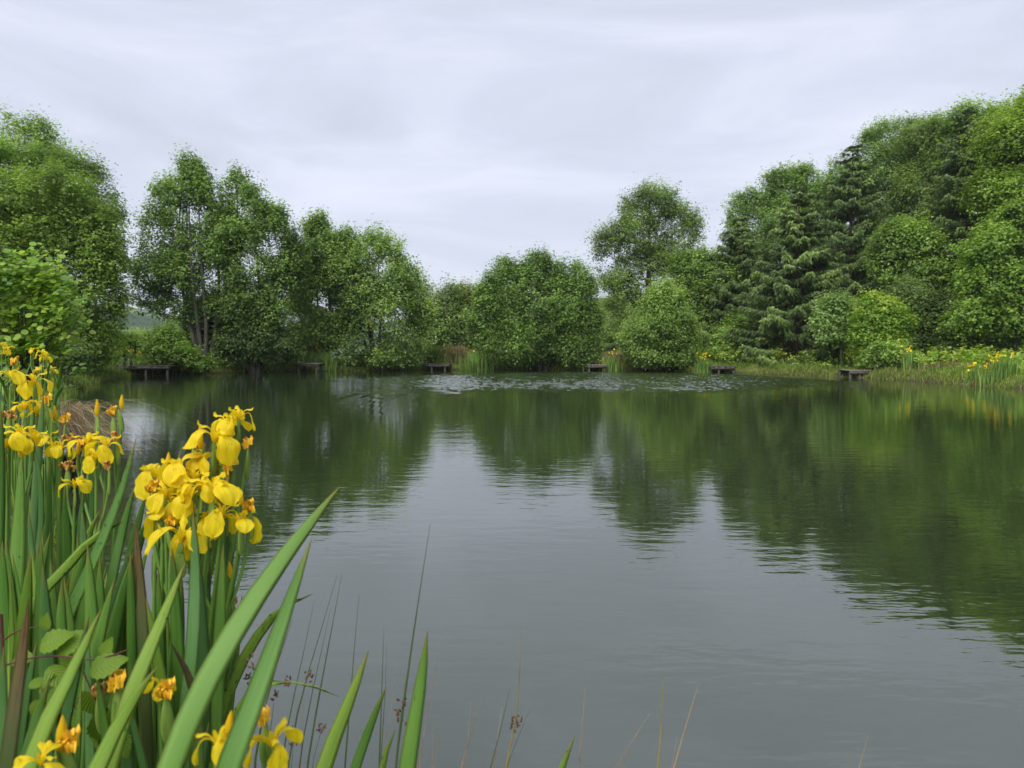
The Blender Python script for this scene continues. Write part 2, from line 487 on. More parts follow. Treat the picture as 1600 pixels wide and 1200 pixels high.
def crown_mesh(name, lobes, n_leaf, mat, origin, leaf=.17, aspect=.72, zmin=None, **kw):
    C, out, tone, pts = crown_points(lobes, n_leaf, **kw)
    if zmin is not None:
        kk = C[:, 2] > zmin + rng.uniform(0, .25, len(C)); C, out, tone = C[kk], out[kk], tone[kk]
    n = len(C)
    Nn = unit(out * .55 + np.array((0, 0, .75)) + rand_dirs(n) * .62)
    D = unit(np.cross(Nn, rand_dirs(n)))
    Ln = leaf * rng.uniform(.65, 1.35, n)
    V, F = leaf_tris(C, D, Nn, Ln, Ln * aspect)
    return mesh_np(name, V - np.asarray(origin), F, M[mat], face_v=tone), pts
def limb_mesh(name, stems, targets, mat, origin, r0, n_limbs=26, r_limb=.05):
    """tapered trunk(s) with limbs curving out to the foliage"""
    mb = MB()
    for s in stems:
        path = bez(s, 10)
        rr = r0 * np.linspace(1.0, .12, 11) ** .9
        rr[0] *= 1.35
        mb.add(*tube(path, rr, 8))
    main = [bez(s, 20) for s in stems]
    if len(targets):
        sel = rng.choice(len(targets), min(n_limbs, len(targets)), replace=False)
        for t in targets[sel]:
            st = main[rng.integers(len(main))]
            h = np.linalg.norm(st[:, :2] - t[:2], axis=1)
            ok = st[:, 2] < t[2] - .25 * h
            i = max(np.where(ok)[0]) if ok.any() else 2
            i = int(np.clip(i, 2, 18))
            a = st[i]; mid = a * .45 + t * .55 + np.array((0, 0, -.12 * np.linalg.norm(t - a) + .1))
            rr = r_limb * (1.25 - i / 20)
            mb.add(*tube(bez([a, mid, t], 6), np.linspace(rr, rr * .2, 7), 5))
    return mb.mesh(name, M[mat], origin)
def px_lobes(spec, Y, sub=6):
    out = []
    for s in spec:
        x, y, rx, ry = s[:4]
        dy = s[4] if len(s) > 4 else 0.0
        a, b = S(rx, Y), S(ry, Y)
        c, r = P(x, y, Y + dy), np.array((a, min(a, 3.6) * .95, b))
        out.append((c, r * .85))
        for k in range(sub):
            d = rand_dirs(1)[0]; d[2] = abs(d[2]) if rng.random() < .7 else d[2]
            q = rng.uniform(.30, .5)
            out.append((c + d * r * (1.0 - q * rng.uniform(.6, 1.0)), np.array((q * a, q * a, q * b * rng.uniform(.8, 1.25)))))
    return out
def tree(name, label, cat, Y, base_px, lobes, mat='alder', n=None, leaf=.17, aspect=.72, bark='bark', r0=.16,
         stems=1, spread=.5, limbs=26, clump=.55, per=26, fill=.5, gap=0.0, group=None, low=True, droop=0.0, r_limb=.05, dens=1.25, rise=None):
    rise = (.95 if mat.startswith('alder') else .25 if mat in ('maple', 'ash', 'field') else .5) if rise is None else rise
    L_ = px_lobes(lobes, Y)
    bx = P(base_px, 560, Y)
    bz = float(ground_z(bx[0], Y)[0])
    base = np.array((bx[0], Y, bz - .05))
    if n is None:
        n = int(sum(math.pi * l[2] * l[3] for l in lobes) * dens)
    n = int(np.clip(n * 1.75, 2500, 98000)); leaf *= .80; per = int(per * 1.1)
    me, pts = crown_mesh(name + '_crown', L_, n, mat, base, leaf, aspect, zmin=max(bz, .02) + (.02 if low else .4),
                         clump=clump, per=per, fill=fill, gap=gap, droop=droop, rise=rise)
    t = thing(name, base, label, cat, group)
    obj('crown', me, t)
    top = max(L_[::7], key=lambda l: l[0][2] + l[1][2])
    tip = top[0] + np.array((0, 0, top[1][2] * .55))
    cen = np.mean([l[0] for l in L_], 0)
    for k in range(stems):
        a = rng.uniform(0, 6.28)
        o_ = np.array((math.cos(a), math.sin(a) * .6, 0)) * (spread if stems > 1 else 0)
        b0 = base + o_ * .18
        tp = tip + o_ * rng.uniform(.3, 1.2) - np.array((0, 0, rng.uniform(0, 1.6) if stems > 1 else 0))
        md = b0 * .55 + tp * .45 + o_ * .6 + rng.normal(0, .12, 3) * (1, 1, 0)
        md2 = b0 * .8 + tp * .2 + o_ * .35
        own = pts[k::stems]
        obj('trunk', limb_mesh(name + '_trunk', [[b0, md2, md, tp]], own, bark, base, r0, max(5, limbs // stems), r_limb), t)
    return t

def spruce(label, Y, cx, top, base, half, n_whorl=26, seed_tip=.5, bare=0.0, dens=1.0):
    b = P(cx, base, Y); bz = float(ground_z(b[0], Y)[0])
    b[2] = bz - .05
    H = P(cx, top, Y)[2] - bz
    Rb = S(half, Y)
    t = thing('spruce_tree', b, label, 'spruce', 'spruces in the wood on the far bank')
    path = bez([b * 0 + (0, 0, 0), (rng.normal(0, .1), rng.normal(0, .1), H * .5), (0, 0, H)], 12)
    tm = MB(); tm.add(*tube(path, np.linspace(.22, .015, 13), 8))
    bm = tm
    CC, DD, NN, LL, WW, TT = [], [], [], [], [], []
    n_whorl = int(n_whorl * 1.3); dens *= .8
    zs = np.linspace(.06, .985, n_whorl)
    for z in zs:
        zz = z * H
        rad = Rb * (1 - z) ** .72 * rng.uniform(.86, 1.12) + .12
        nb = int(rng.integers(5, 8)) if z < .85 else 4
        a0 = rng.uniform(0, 6.28)
        for k in range(nb):
            a = a0 + k * 6.283 / nb + rng.normal(0, .22)
            ln = rad * rng.uniform(.58, 1.18)
            u = np.array((math.cos(a), math.sin(a), 0))
            sag = .30 * ln * (1 - z * .6) + .05
            up = .28 * ln * z
            zj = rng.normal(0, 1.0) * H / n_whorl
            p0 = np.array((0, 0, np.clip(zz + zj, .3, H * .985))) + path[min(12, int(z * 12))] * (1, 1, 0)
            p1 = p0 + u * ln * .5 + np.array((0, 0, up * .6 - sag * .75))
            p2 = p0 + u * ln + np.array((0, 0, up - sag * .62))
            br = bez([p0, p1, p2], 8)
            bm.add(*tube(br, np.linspace(.035 * (1.1 - z), .008, 9), 4))
            m_ = int((34 + 150 * ln) * dens)
            s = rng.uniform(.22 if z > .3 else .38, 1.0, m_) ** .8
            q = np.stack([np.interp(s * 8, np.arange(9), br[:, i]) for i in range(3)], -1)
            side = np.array((-u[1], u[0], 0))
            w = (.16 + .24 * (1 - s) * ln) * rng.uniform(-1, 1, m_)
            hang = np.abs(rng.normal(0, .17, m_)) * min(1.0, ln * .6) * (1.25 - z * .7)
            C = q + side * w[:, None] + u * (np.abs(w) * .35)[:, None]
            C[:, 2] -= hang + .18 * np.abs(w)
            d = unit(u * .75 + side * np.sign(w)[:, None] * rng.uniform(.1, .8, m_)[:, None] + np.array((0, 0, -1)) * (rng.uniform(.15, .9, m_) + hang * 2.2)[:, None] + rng.normal(0, .18, (m_, 3)))
            nn = unit(np.array((0, 0, 1.0)) + u * .45 + rng.normal(0, .45, (m_, 3)))
            CC.append(C); DD.append(d); NN.append(nn)
            l_ = rng.uniform(.13, .30, m_); LL.append(l_); WW.append(l_ * rng.uniform(.26, .42, m_))
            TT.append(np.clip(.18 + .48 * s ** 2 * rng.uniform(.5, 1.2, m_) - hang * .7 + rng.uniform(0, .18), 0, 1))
    V, F = leaf_tris(np.vstack(CC), np.vstack(DD), np.vstack(NN), np.concatenate(LL), np.concatenate(WW))
    obj('trunk', tm.mesh('spruce_trunk', M['sprucebark']), t)
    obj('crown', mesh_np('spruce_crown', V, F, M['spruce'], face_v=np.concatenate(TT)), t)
    return t

G_L, G_R, G_F = 'trees on the left bank', 'trees of the wood on the far right bank', 'trees along the far bank'
# left bank
tree('ash_tree', 'tall feathery tree rising behind the dark leafy tree at the left edge', 'tree', 37, 20,
     [(35, 270, 90, 78), (75, 330, 92, 90), (-40, 330, 110, 110), (105, 300, 56, 50), (132, 360, 38, 50)], 'maple', leaf=.15, clump=.5, gap=.25, group=G_L, r0=.22, dens=.8)
tree('maple_tree', 'broad dark green leafy tree left of the long wooden jetty', 'tree', 30, 85,
     [(60, 330, 100, 72), (110, 400, 88, 85), (30, 430, 110, 100), (128, 470, 56, 66), (95, 510, 70, 60), (0, 350, 70, 80), (155, 420, 30, 55), (140, 545, 30, 30)], 'field', leaf=.14, clump=.42, per=24, group=G_L, r0=.24, dens=1.1, limbs=40)
tree('alder_tree', 'tall open multi-stemmed alder with bare leaning stems right of the long jetty', 'tree', 42.0, 318,
     [(300, 278, 28, 34), (305, 345, 64, 60), (318, 308, 42, 40), (283, 318, 44, 40), (325, 330, 44, 46), (262, 372, 50, 44), (330, 385, 56, 50), (248, 425, 46, 42), (305, 435, 66, 50), (242, 475, 34, 34), (290, 480, 56, 28), (352, 430, 38, 50)], 'alder', stems=6, spread=1.3, gap=.22, n=46000, fill=.8, clump=.42, per=16, bark='birchbark', r0=.135, limbs=84, r_limb=.03, group=G_L, low=False)
tree('alder_tree', 'second tall alder standing close right of the multi-stemmed open alder', 'tree', 42, 398,
     [(405, 385, 56, 66), (376, 306, 28, 34), (395, 345, 40, 45), (362, 380, 40, 50), (425, 385, 44, 52), (400, 435, 62, 54), (446, 425, 28, 48), (408, 490, 62, 40), (436, 350, 16, 20)], 'alder', stems=3, spread=.8, gap=.18, n=34000, fill=.6, clump=.46, per=22, r0=.13, limbs=50, r_limb=.03, group=G_L)
tree('hazel_bush', 'low bright green bush spilling over the water under the multi-stemmed alder', 'bush', 39.6, 268,
     [(262, 540, 26, 28), (278, 558, 32, 18), (250, 560, 16, 14), (316, 566, 22, 10)], 'bush', leaf=.16, clump=.4, r0=.05, stems=3, spread=.4, limbs=12, r_limb=.015, group=G_L)
tree('sallow_bush', 'dark spreading bush overhanging the water between long jetty alders and small jetty', 'bush', 42, 400,
     [(385, 545, 38, 30), (420, 535, 42, 40), (400, 512, 42, 38), (445, 552, 20, 20)], 'darkbush', leaf=.16, clump=.45, r0=.06, stems=3, spread=.5, limbs=12, r_limb=.02, group=G_L)
tree('sallow_bush', 'dark shrub added behind the bare leaning alder stems to block a light gap', 'bush', 45, 335,
     [(318, 520, 34, 40), (350, 535, 34, 36), (335, 500, 30, 36), (300, 545, 26, 24)], 'darkbush', leaf=.16, clump=.45, r0=.05, stems=2, spread=.5, limbs=10, r_limb=.02, group=G_L)  # added dark bush that blocks the light gap behind the stems
tree('alder_tree', 'narrow pale green alder behind the small jetty with spiky top', 'tree', 46, 508,
     [(520, 450, 52, 60), (500, 362, 26, 28), (505, 390, 42, 40), (480, 425, 32, 45), (520, 420, 36, 45), (500, 470, 44, 50), (535, 392, 18, 36), (472, 480, 22, 40), (500, 525, 38, 36), (533, 350, 9, 12)], 'alder_b', stems=2, spread=.6, gap=.3, fill=.6, clump=.46, r0=.12, limbs=40, r_limb=.03, group=G_L, low=False)
tree('alder_tree', 'wide dome-shaped alder drooping to the water between two small jetties', 'tree', 46.3, 590,
     [(585, 408, 48, 44), (552, 430, 40, 46), (560, 455, 54, 58), (625, 450, 44, 52), (600, 500, 70, 60), (650, 510, 26, 55), (545, 530, 50, 42), (615, 555, 52, 20), (632, 396, 14, 18), (590, 460, 66, 60)], 'alder_b', stems=4, spread=1.0, gap=.08, n=50000, fill=.55, clump=.48, r0=.12, limbs=50, r_limb=.03, group=G_L)
tree('willow_sapling', 'small pale sapling in the gap behind the little jetty', 'sapling', 48, 470,
     [(468, 505, 22, 32), (455, 480, 16, 20), (480, 540, 20, 20)], 'ash', leaf=.14, gap=.4, r0=.04, limbs=8, r_limb=.012, group=G_L)
tree('sallow_bush', 'dark shrub hanging over the water left of the long jetty', 'bush', 33.5, 150,
     [(125, 530, 36, 36), (110, 545, 40, 28), (150, 562, 20, 14), (95, 520, 40, 50)], 'darkbush', leaf=.14, clump=.4, r0=.06, stems=3, spread=.4, limbs=14, r_limb=.02, group=G_L)
tree('sallow_bush', 'shrub on the left bank behind the dry sedge tussock', 'bush', 24, 60,
     [(70, 545, 60, 40), (20, 530, 60, 50), (110, 560, 36, 24)], 'darkbush', leaf=.11, clump=.35, r0=.06, stems=3, spread=.4, limbs=14, r_limb=.02, group=G_L, dens=.6)
# hedge trees of the middle distance
for i, (x, lob) in enumerate([(695, [(690, 490, 38, 44), (680, 530, 36, 34), (705, 520, 34, 44)]),
                              (735, [(735, 480, 34, 40), (755, 500, 40, 50), (725, 525, 36, 36)]),
                              (790, [(775, 475, 40, 40), (800, 510, 44, 50), (770, 530, 36, 36)])]):
    tree('hedge_tree', ['rounded hedge tree directly behind the jetty with the dry grass', 'middle low hedge tree right of the gap in the skyline',
                        'hedge tree mostly hidden behind the large central alder bush'][i], 'tree', 66 + i * 3, x, lob, ['oak', 'olive', 'field'][i], leaf=.24, clump=.7, r0=.18, limbs=14, group=G_F, dens=.75)
tree('alder_bush', 'large rounded alder bush in the middle of the far bank', 'tree', 47.2, 845,
     [(848, 430, 36, 36), (805, 455, 46, 46), (895, 465, 42, 48), (770, 510, 36, 52), (840, 500, 78, 66), (910, 510, 34, 52), (800, 545, 60, 34), (885, 550, 56, 28), (800, 418, 16, 18), (850, 404, 16, 16), (918, 450, 16, 18), (830, 460, 50, 50), (870, 480, 50, 50), (760, 480, 20, 40)], 'alder', stems=5, spread=1.2, gap=.0, n=62000, fill=.45, clump=.46, r0=.10, limbs=50, r_limb=.03, group=G_F)
tree('oak_tree', 'tall round-headed tree standing behind the two alder bushes', 'tree', 60, 1012,
     [(1015, 335, 52, 40), (990, 375, 56, 45), (1055, 370, 46, 48), (955, 400, 28, 40), (1010, 430, 62, 50), (955, 445, 26, 22), (1060, 430, 36, 46), (985, 490, 50, 40), (960, 540, 36, 36)], 'oak', leaf=.18, gap=.12, clump=.6, r0=.34, limbs=44, r_limb=.09, group=G_F, n=50000)
tree('alder_bush', 'neat egg-shaped light green alder bush near the reeds on the far bank', 'tree', 44.6, 1030,
     [(1032, 480, 36, 38), (1030, 520, 58, 46), (1005, 545, 38, 32), (1062, 545, 34, 32), (1030, 558, 56, 18)], 'alder_b', stems=4, spread=.9, n=30000, fill=.4, clump=.38, leaf=.15, r0=.08, limbs=30, r_limb=.02, group=G_F)
tree('hazel_tree', 'leafy mid green tree between the egg-shaped bush and the spruces', 'tree', 53, 1105,
     [(1090, 425, 40, 40), (1120, 460, 42, 55), (1080, 480, 40, 50), (1120, 520, 44, 44), (1145, 420, 20, 30)], 'bush', leaf=.2, clump=.55, r0=.14, limbs=24, group=G_F)
tree('hazel_bush', 'bright low bush beside the reeds in front of the dark spruces', 'bush', 46, 1138,
     [(1135, 535, 24, 26), (1125, 555, 22, 16), (1150, 510, 14, 18)], 'bush', leaf=.16, clump=.4, r0=.05, limbs=8, r_limb=.015, group=G_F)
# the wood on the right
for i, (Y, x, lob, mt) in enumerate([
    (62, 1190, [(1178, 318, 18, 28), (1200, 360, 46, 60), (1160, 350, 20, 44), (1212, 300, 20, 32)], 'ash'),
    (63, 1250, [(1238, 300, 26, 34), (1275, 318, 30, 50), (1225, 350, 40, 60), (1262, 280, 16, 22), (1290, 350, 30, 60)], 'maple'),
    (60, 1390, [(1342, 262, 34, 32), (1318, 305, 44, 50), (1395, 225, 42, 38), (1370, 270, 44, 50), (1430, 260, 46, 60), (1400, 320, 66, 60), (1440, 215, 30, 30)], 'ash'),
    (56, 1475, [(1460, 225, 46, 40), (1480, 280, 56, 60), (1440, 310, 44, 60)], 'oak'),
    (52, 1540, [(1520, 200, 40, 32), (1560, 215, 46, 44), (1535, 270, 60, 70), (1600, 240, 50, 60), (1530, 350, 60, 60), (1580, 380, 50, 50)], 'maple'),
    (41, 1610, [(1590, 240, 62, 60), (1615, 300, 70, 70), (1570, 305, 46, 40), (1650, 200, 60, 60)], 'field')]):
    tree('ash_tree', ['pale leafy tree at the left end of the wood behind the spruces', 'tree with rounded top behind the broad spruce with bare boughs',
                      'feathery tall tree high in the wood behind the two pointed spruces', 'dark branching tree in the upper middle of the wood',
                      'highest leafy tree on the skyline of the wood', 'broad leafy tree at the right edge of the wood above the sycamore'][i], 'tree', Y, x, lob, mt,
         leaf=.19, clump=.60, gap=.12, dens=1.15, r0=.26, limbs=34, r_limb=.07, group=G_R, droop=.15, low=False)
spruce('broad spruce with drooping half-bare lower boughs on the far right bank', 43.5, 1245, 292, 556, 112, 30, bare=.4, dens=.95)
spruce('dark spruce behind the leafy tree left of the broad spruce', 52, 1150, 335, 556, 85, 26, dens=.75)
spruce('tall pointed spruce right behind the broad spruce', 49, 1325, 222, 556, 105, 32, dens=.8)
spruce('spruce rising through the leafy trees near the right edge of the wood', 45, 1500, 168, 556, 130, 34, dens=.8)
spruce('dark slim spruce half hidden between the two tallest spruces', 55, 1420, 300, 556, 90, 26, dens=.6)
tree('maple_tree', 'light green sycamore in the wood above the small bright maple', 'tree', 44, 1425,
     [(1410, 385, 42, 36), (1445, 400, 34, 34), (1425, 425, 50, 30), (1385, 410, 22, 30)], 'bush', leaf=.19, clump=.5, r0=.14, limbs=20, group=G_R, low=False)
tree('maple_tree', 'big yellowish green sycamore leaning over the irises at the right edge', 'tree', 36, 1590,
     [(1570, 400, 60, 48), (1540, 455, 50, 44), (1600, 460, 60, 60), (1520, 500, 42, 26), (1575, 500, 50, 30), (1625, 400, 60, 90), (1600, 350, 40, 34), (1610, 540, 30, 34)], 'maple', leaf=.17, clump=.42, per=24, gap=.1, r0=.22, limbs=40, group=G_R, low=False, droop=.2)
tree('hawthorn_tree', 'dull green thorn tree between the bright maple and the right edge sycamore', 'tree', 40, 1435,
     [(1420, 470, 34, 34), (1445, 510, 44, 44), (1420, 545, 50, 28), (1480, 545, 36, 26), (1470, 490, 26, 30)], 'darkbush', leaf=.15, clump=.4, r0=.1, limbs=20, group=G_R)
tree('ash_sapling', 'slender ash sapling between the broad spruce and the bright maple', 'sapling', 38.5, 1316,
     [(1308, 490, 26, 30), (1318, 520, 26, 24), (1295, 510, 18, 22)], 'ash', leaf=.17, clump=.4, r0=.05, limbs=14, r_limb=.015, group=G_R, bark='birchbark', low=False)
tree('maple_tree', 'small bright yellow-green maple beside the double jetty', 'tree', 36.6, 1378,
     [(1368, 497, 34, 28), (1390, 515, 34, 36), (1355, 525, 24, 26), (1375, 545, 36, 26), (1358, 470, 12, 12)], 'bright', leaf=.15, clump=.36, r0=.07, limbs=20, r_limb=.02, group=G_R)
tree('bramble_bush', 'glossy low bush overhanging the water right of the double jetty', 'bush', 35.3, 1385,
     [(1380, 560, 38, 22), (1400, 568, 26, 14), (1362, 572, 16, 10)], 'bush', leaf=.15, clump=.32, r0=.03, stems=3, spread=.3, limbs=8, r_limb=.012, group=G_R)
tree('elder_bush', 'dark bush in the shade below the right edge sycamore', 'bush', 37.5, 1530,
     [(1500, 548, 40, 22), (1550, 552, 46, 20), (1600, 555, 40, 22)], 'darkbush', leaf=.16, clump=.4, r0=.05, limbs=10, r_limb=.015, group=G_R)
for i, (Y, x, w) in enumerate([(58, 1290, 70), (58, 1180, 70), (52, 1470, 80), (50, 1570, 90), (47, 1640, 80), (59, 1370, 90)]):
    tree('backdrop_tree', ['dark-coloured backdrop tree behind the broad spruce boughs', 'dark-coloured backdrop tree at the left foot of the wood', 'dark-coloured backdrop tree in the depth behind the thorn tree',
                        'dark-coloured backdrop tree in the hollow under the right edge sycamore', 'dark-coloured backdrop tree at the extreme right edge behind the sycamore', 'dark-coloured backdrop tree filling the gap between the pointed spruces'][i], 'tree', Y, x,
         [(x - 20, 470, w * .7, 60), (x + 20, 520, w * .8, 50), (x, 420, w * .6, 60)], 'darkbush', leaf=.3, clump=.8, r0=.18, limbs=10, group=G_R, dens=.5)  # dark crown colour puts the wood's inner shade behind the front trees
for i, (x, y0, Y) in enumerate([(190, 525, 44), (225, 530, 47), (165, 540, 42), (140, 520, 46), (455, 560, 47), (440, 545, 52)]):
    tree('bracken_bush', ['bright green bush in the meadow above the long jetty', 'pale bush under the far hills right of the meadow', 'low green bush at the left end of the long jetty',
                          'meadow bush half hidden by the dark leafy tree', 'low green growth behind the little square jetty', 'pale green shrub in the gap between alders'][i], 'bush', Y, x,
         [(x, y0 + 12, 26, 18), (x + 18, y0 + 20, 20, 14), (x - 16, y0 + 22, 18, 14)], 'bright' if i < 4 else 'ash', leaf=.16, clump=.4, r0=.03, limbs=6, r_limb=.012, group=G_L, dens=1.6)

# ------------------------------------------------------------------ jetties
def jetty(label, Y, x0, x1, deck_px, z_deck, back, posts, n_planks, board='wood', fascia=True, rail=False):
    """wooden fishing platform: planks laid from front to back, a front board, posts in the water"""
    A, B = P(x0, deck_px, Y), P(x1, deck_px, Y)
    w = B[0] - A[0]; cx = (A[0] + B[0]) / 2
    o = np.array((cx, Y, 0.0))
    t = thing('fishing_jetty', o, label, 'jetty', 'wooden fishing platforms round the pond')
    pw = w / n_planks
    for i in range(n_planks):
        V = box((-w / 2 + pw * (i + .5), back / 2 + rng.normal(0, .02), z_deck - .02 + rng.normal(0, .006)), (pw - .014, back + rng.normal(0, .03), .04), .003)
        obj('plank', mesh_np('plank', V, BOXF, M[board]), t)
    for yy in ((.05, back - .15) if fascia else (back - .15,)):
        V = box((0, yy, z_deck - .115), (w * .98, .06, .14), .004)
        obj('beam', mesh_np('beam', V, BOXF, M['wood']), t)
    for fx in posts:
        for yy in (.12, back - .25):
            xx = -w / 2 + w * fx
            path = [(xx, yy, -.9), (xx + rng.normal(0, .012), yy, z_deck - .05)]
            mb = MB(); mb.add(*tube(bez(path, 4), .065, 8))
            obj('post', mb.mesh('post', M['wood']), t)  # posts take darker wood so the colour carries the shade under the deck
    if rail:
        for xx, hgt in ((-w / 2 + .28, .42), (-w / 2 + .62, .42)):
            obj('rail_post', mesh_np('rail_post', box((xx, .5, z_deck + hgt / 2), (.07, .07, hgt), .002), BOXF, M['wood']), t)
        obj('rod_rest', mesh_np('rod_rest', box((-w / 2 + .45, .5, z_deck + .44), (.5, .09, .05), .002), BOXF, M['wood']), t)
    return t
jetty('long low jetty with a small rail below the green meadow', 38.2, 178, 266, 568, .52, 2.2, (.08, .55, .93), 20, rail=True)
jetty('little square jetty standing on thin posts beside the drooping alder', 42.6, 461, 497, 565, .55, 1.6, (.12, .9), 10, 'woodgrey')
jetty('dark low jetty backed by tall dry grass', 46.6, 662, 703, 567, .42, 1.6, (.3, .8), 10)
jetty('small jetty between the two rounded alder bushes', 45.0, 918, 948, 569, .40, 1.5, (.1, .9), 9, 'woodgrey')
jetty('jetty beside the tall reeds and mown grass', 41.2, 1110, 1150, 571, .42, 1.5, (.35, .95), 11)
jetty('double jetty with two dark bays under the bright maple', 34.9, 1329, 1368, 577, .38, 1.5, (.05, .42, .95), 11, 'woodgrey')
jetty('weathered jetty end cut off by the left edge behind the irises', 6.4, -110, 13, 728, .42, 1.4, (.1, .9), 9, 'woodgrey')

# ------------------------------------------------------------------ bank vegetation
def blades(C, H, Wd, lean, mat, name, tone, bend=.45):
    """tapering grass blades, two quads each"""
    n = len(C)
    a = rng.uniform(0, 6.28, n)
    d = np.stack([np.cos(a), np.sin(a), np.zeros(n)], -1)
    sd = np.stack([-np.sin(a), np.cos(a), np.zeros(n)], -1)
    b = rng.uniform(0, 6.28, n)
    sd = np.stack([np.cos(b), np.sin(b), np.zeros(n)], -1)
    lean = np.asarray(lean)[:, None]; H = np.asarray(H)[:, None]; w = np.asarray(Wd)[:, None]
    up = np.array((0, 0, 1.0))
    m1 = C + d * H * lean * .35 + up * H * .55
    m2 = C + d * H * lean + up * H * (1 - bend * lean)
    V = np.stack([C - sd * w / 2, C + sd * w / 2, m1 + sd * w * .42, m1 - sd * w * .42, m2 + sd * w * .06, m2 - sd * w * .06], 1).reshape(-1, 3)
    k = np.arange(n)[:, None] * 6
    F = np.stack([k + np.array((0, 1, 2, 3)), k + np.array((3, 2, 4, 5))], 1).reshape(-1, 4)
    return mesh_np(name, V, F, M[mat], face_v=np.repeat(tone, 2))
def along_shore(n, ylo, yhi, xlo, xhi, dlo, dhi, power=1.0):
    """random points on land within a strip along the water's edge"""
    x = []; m = 0
    q = np.vstack([POLY, POLY[:1]])
    seg = np.diff(q, axis=0); ln = np.linalg.norm(seg, axis=1)
    cen = (q[1:] + q[:-1]) / 2
    ok = (cen[:, 1] > ylo) & (cen[:, 1] < yhi) & (cen[:, 0] > xlo) & (cen[:, 0] < xhi)
    p = ln * ok; p = p / p.sum()
    i = rng.choice(len(seg), n, p=p)
    t = rng.random(n)[:, None]
    nrm = np.stack([seg[:, 1], -seg[:, 0]], -1) / ln[:, None]
    d = dlo + (dhi - dlo) * rng.random(n) ** power
    pt = q[i] + seg[i] * t
    a = pt + nrm[i] * d[:, None]; b = pt - nrm[i] * d[:, None]
    land = shore_dist(a[:, 0], a[:, 1]) > shore_dist(b[:, 0], b[:, 1])
    r_ = np.where(land[:, None] == (d[:, None] >= 0), a, b)
    return r_, d
def strip_grass(name, n, box_, dlo, dhi, h, w, mat, label, power=1.3, lean=.5):
    p, d = along_shore(n, *box_, dlo, dhi, power)
    z = np.maximum(ground_z(p[:, 0], p[:, 1]), -.05)
    C = np.stack([p[:, 0], p[:, 1], z - .02], -1)
    tuft = .55 + .45 * np.sin(p[:, 0] * 2.1 + np.sin(p[:, 1] * 1.7) * 2) * np.sin(p[:, 1] * 2.6 + 1)
    H = rng.uniform(.45, 1.1, n) * h * tuft
    obj(name, blades(C, H, rng.uniform(.6, 1.3, n) * w, rng.uniform(.1, lean, n), mat, name, np.clip(rng.random(n) * .8 + .2 * tuft, 0, 1)), kind='stuff', label=label, cat='grass')
strip_grass('bank_grass', 26000, (20, 60, 5, 40), -.05, 4.5, .42, .035, 'grass', 'green grass along the water edge of the right bank')
strip_grass('bank_grass', 16000, (36, 60, -40, 5), -.05, 4.0, .42, .035, 'grass', 'green grass along the shaded far left bank')
strip_grass('dry_grass', 4000, (20, 60, 5, 40), -.08, .5, .24, .03, 'drygrass', 'tan dry grass fringe hanging over the right bank edge')
strip_grass('meadow_grass', 16000, (2.5, 36, -40, 0), -.05, 5.0, .55, .016, 'grass', 'lush grass on the near left bank', lean=.6)
def local_grass(name, px, Y, spread, n, h, w, mat, label, lean=.5, cat='grass'):
    c = P(px, 570, Y)
    p = np.stack([c[0] + rng.normal(0, spread, n), Y + rng.normal(0, spread * .6, n)], -1)
    kk = shore_dist(p[:, 0], p[:, 1]) > -.12
    p = p[kk]; n = len(p)
    C = np.stack([p[:, 0], p[:, 1], np.maximum(ground_z(p[:, 0], p[:, 1]), -.05) - .02], -1)
    return obj(name, blades(C, rng.uniform(.5, 1.1, n) * h, rng.uniform(.6, 1.3, n) * w, rng.uniform(.05, lean, n), mat, name, rng.random(n)), kind='stuff', label=label, cat=cat)
local_grass('tall_grass', 685, 49.2, .75, 2200, 1.3, .03, 'grass', 'pale green tall grass behind the dark low jetty')
local_grass('dry_grass', 710, 48.9, .42, 1300, 1.35, .03, 'drygrass', 'patch of tall brown grass right of the dark low jetty')
local_grass('dry_grass', 955, 46.8, .5, 1600, 1.0, .03, 'drygrass', 'brown grass tuft right of the jetty between the alder bushes')
local_grass('dry_grass', 1490, 33.5, 1.6, 900, .5, .025, 'drygrass', 'long pale grass on the bank before the right edge irises')
# nettles, brambles and fern along the right bank
p, d = along_shore(900, 20, 60, 9, 40, 1.6, 6.5, 1.0)
lob = []
for (x, y), dd in zip(p, d):
    zz = float(ground_z(x, y)[0]); r_ = rng.uniform(.3, .65)
    lob.append((np.array((x, y, zz + r_ * .55)), np.array((r_ * 1.2, r_ * 1.2, r_ * .9))))
obj('undergrowth', crown_mesh('undergrowth', lob, 30000, 'bright', (0, 0, 0), .15, .6, clump=.25, per=14)[0], kind='stuff', label='low green nettles and brambles along the right bank', cat='undergrowth')
p, d = along_shore(500, 36, 60, -40, 9, .8, 4.0, 1.0)
lob = []
for x, y in p:
    zz = float(ground_z(x, y)[0]); r_ = rng.uniform(.3, .6)
    lob.append((np.array((x, y, zz + r_ * .5)), np.array((r_ * 1.2, r_ * 1.2, r_ * .9))))
obj('undergrowth', crown_mesh('undergrowth', lob, 15000, 'bush', (0, 0, 0), .15, .6, clump=.25, per=14)[0], kind='stuff', label='low leafy growth under the trees of the far left bank', cat='undergrowth')

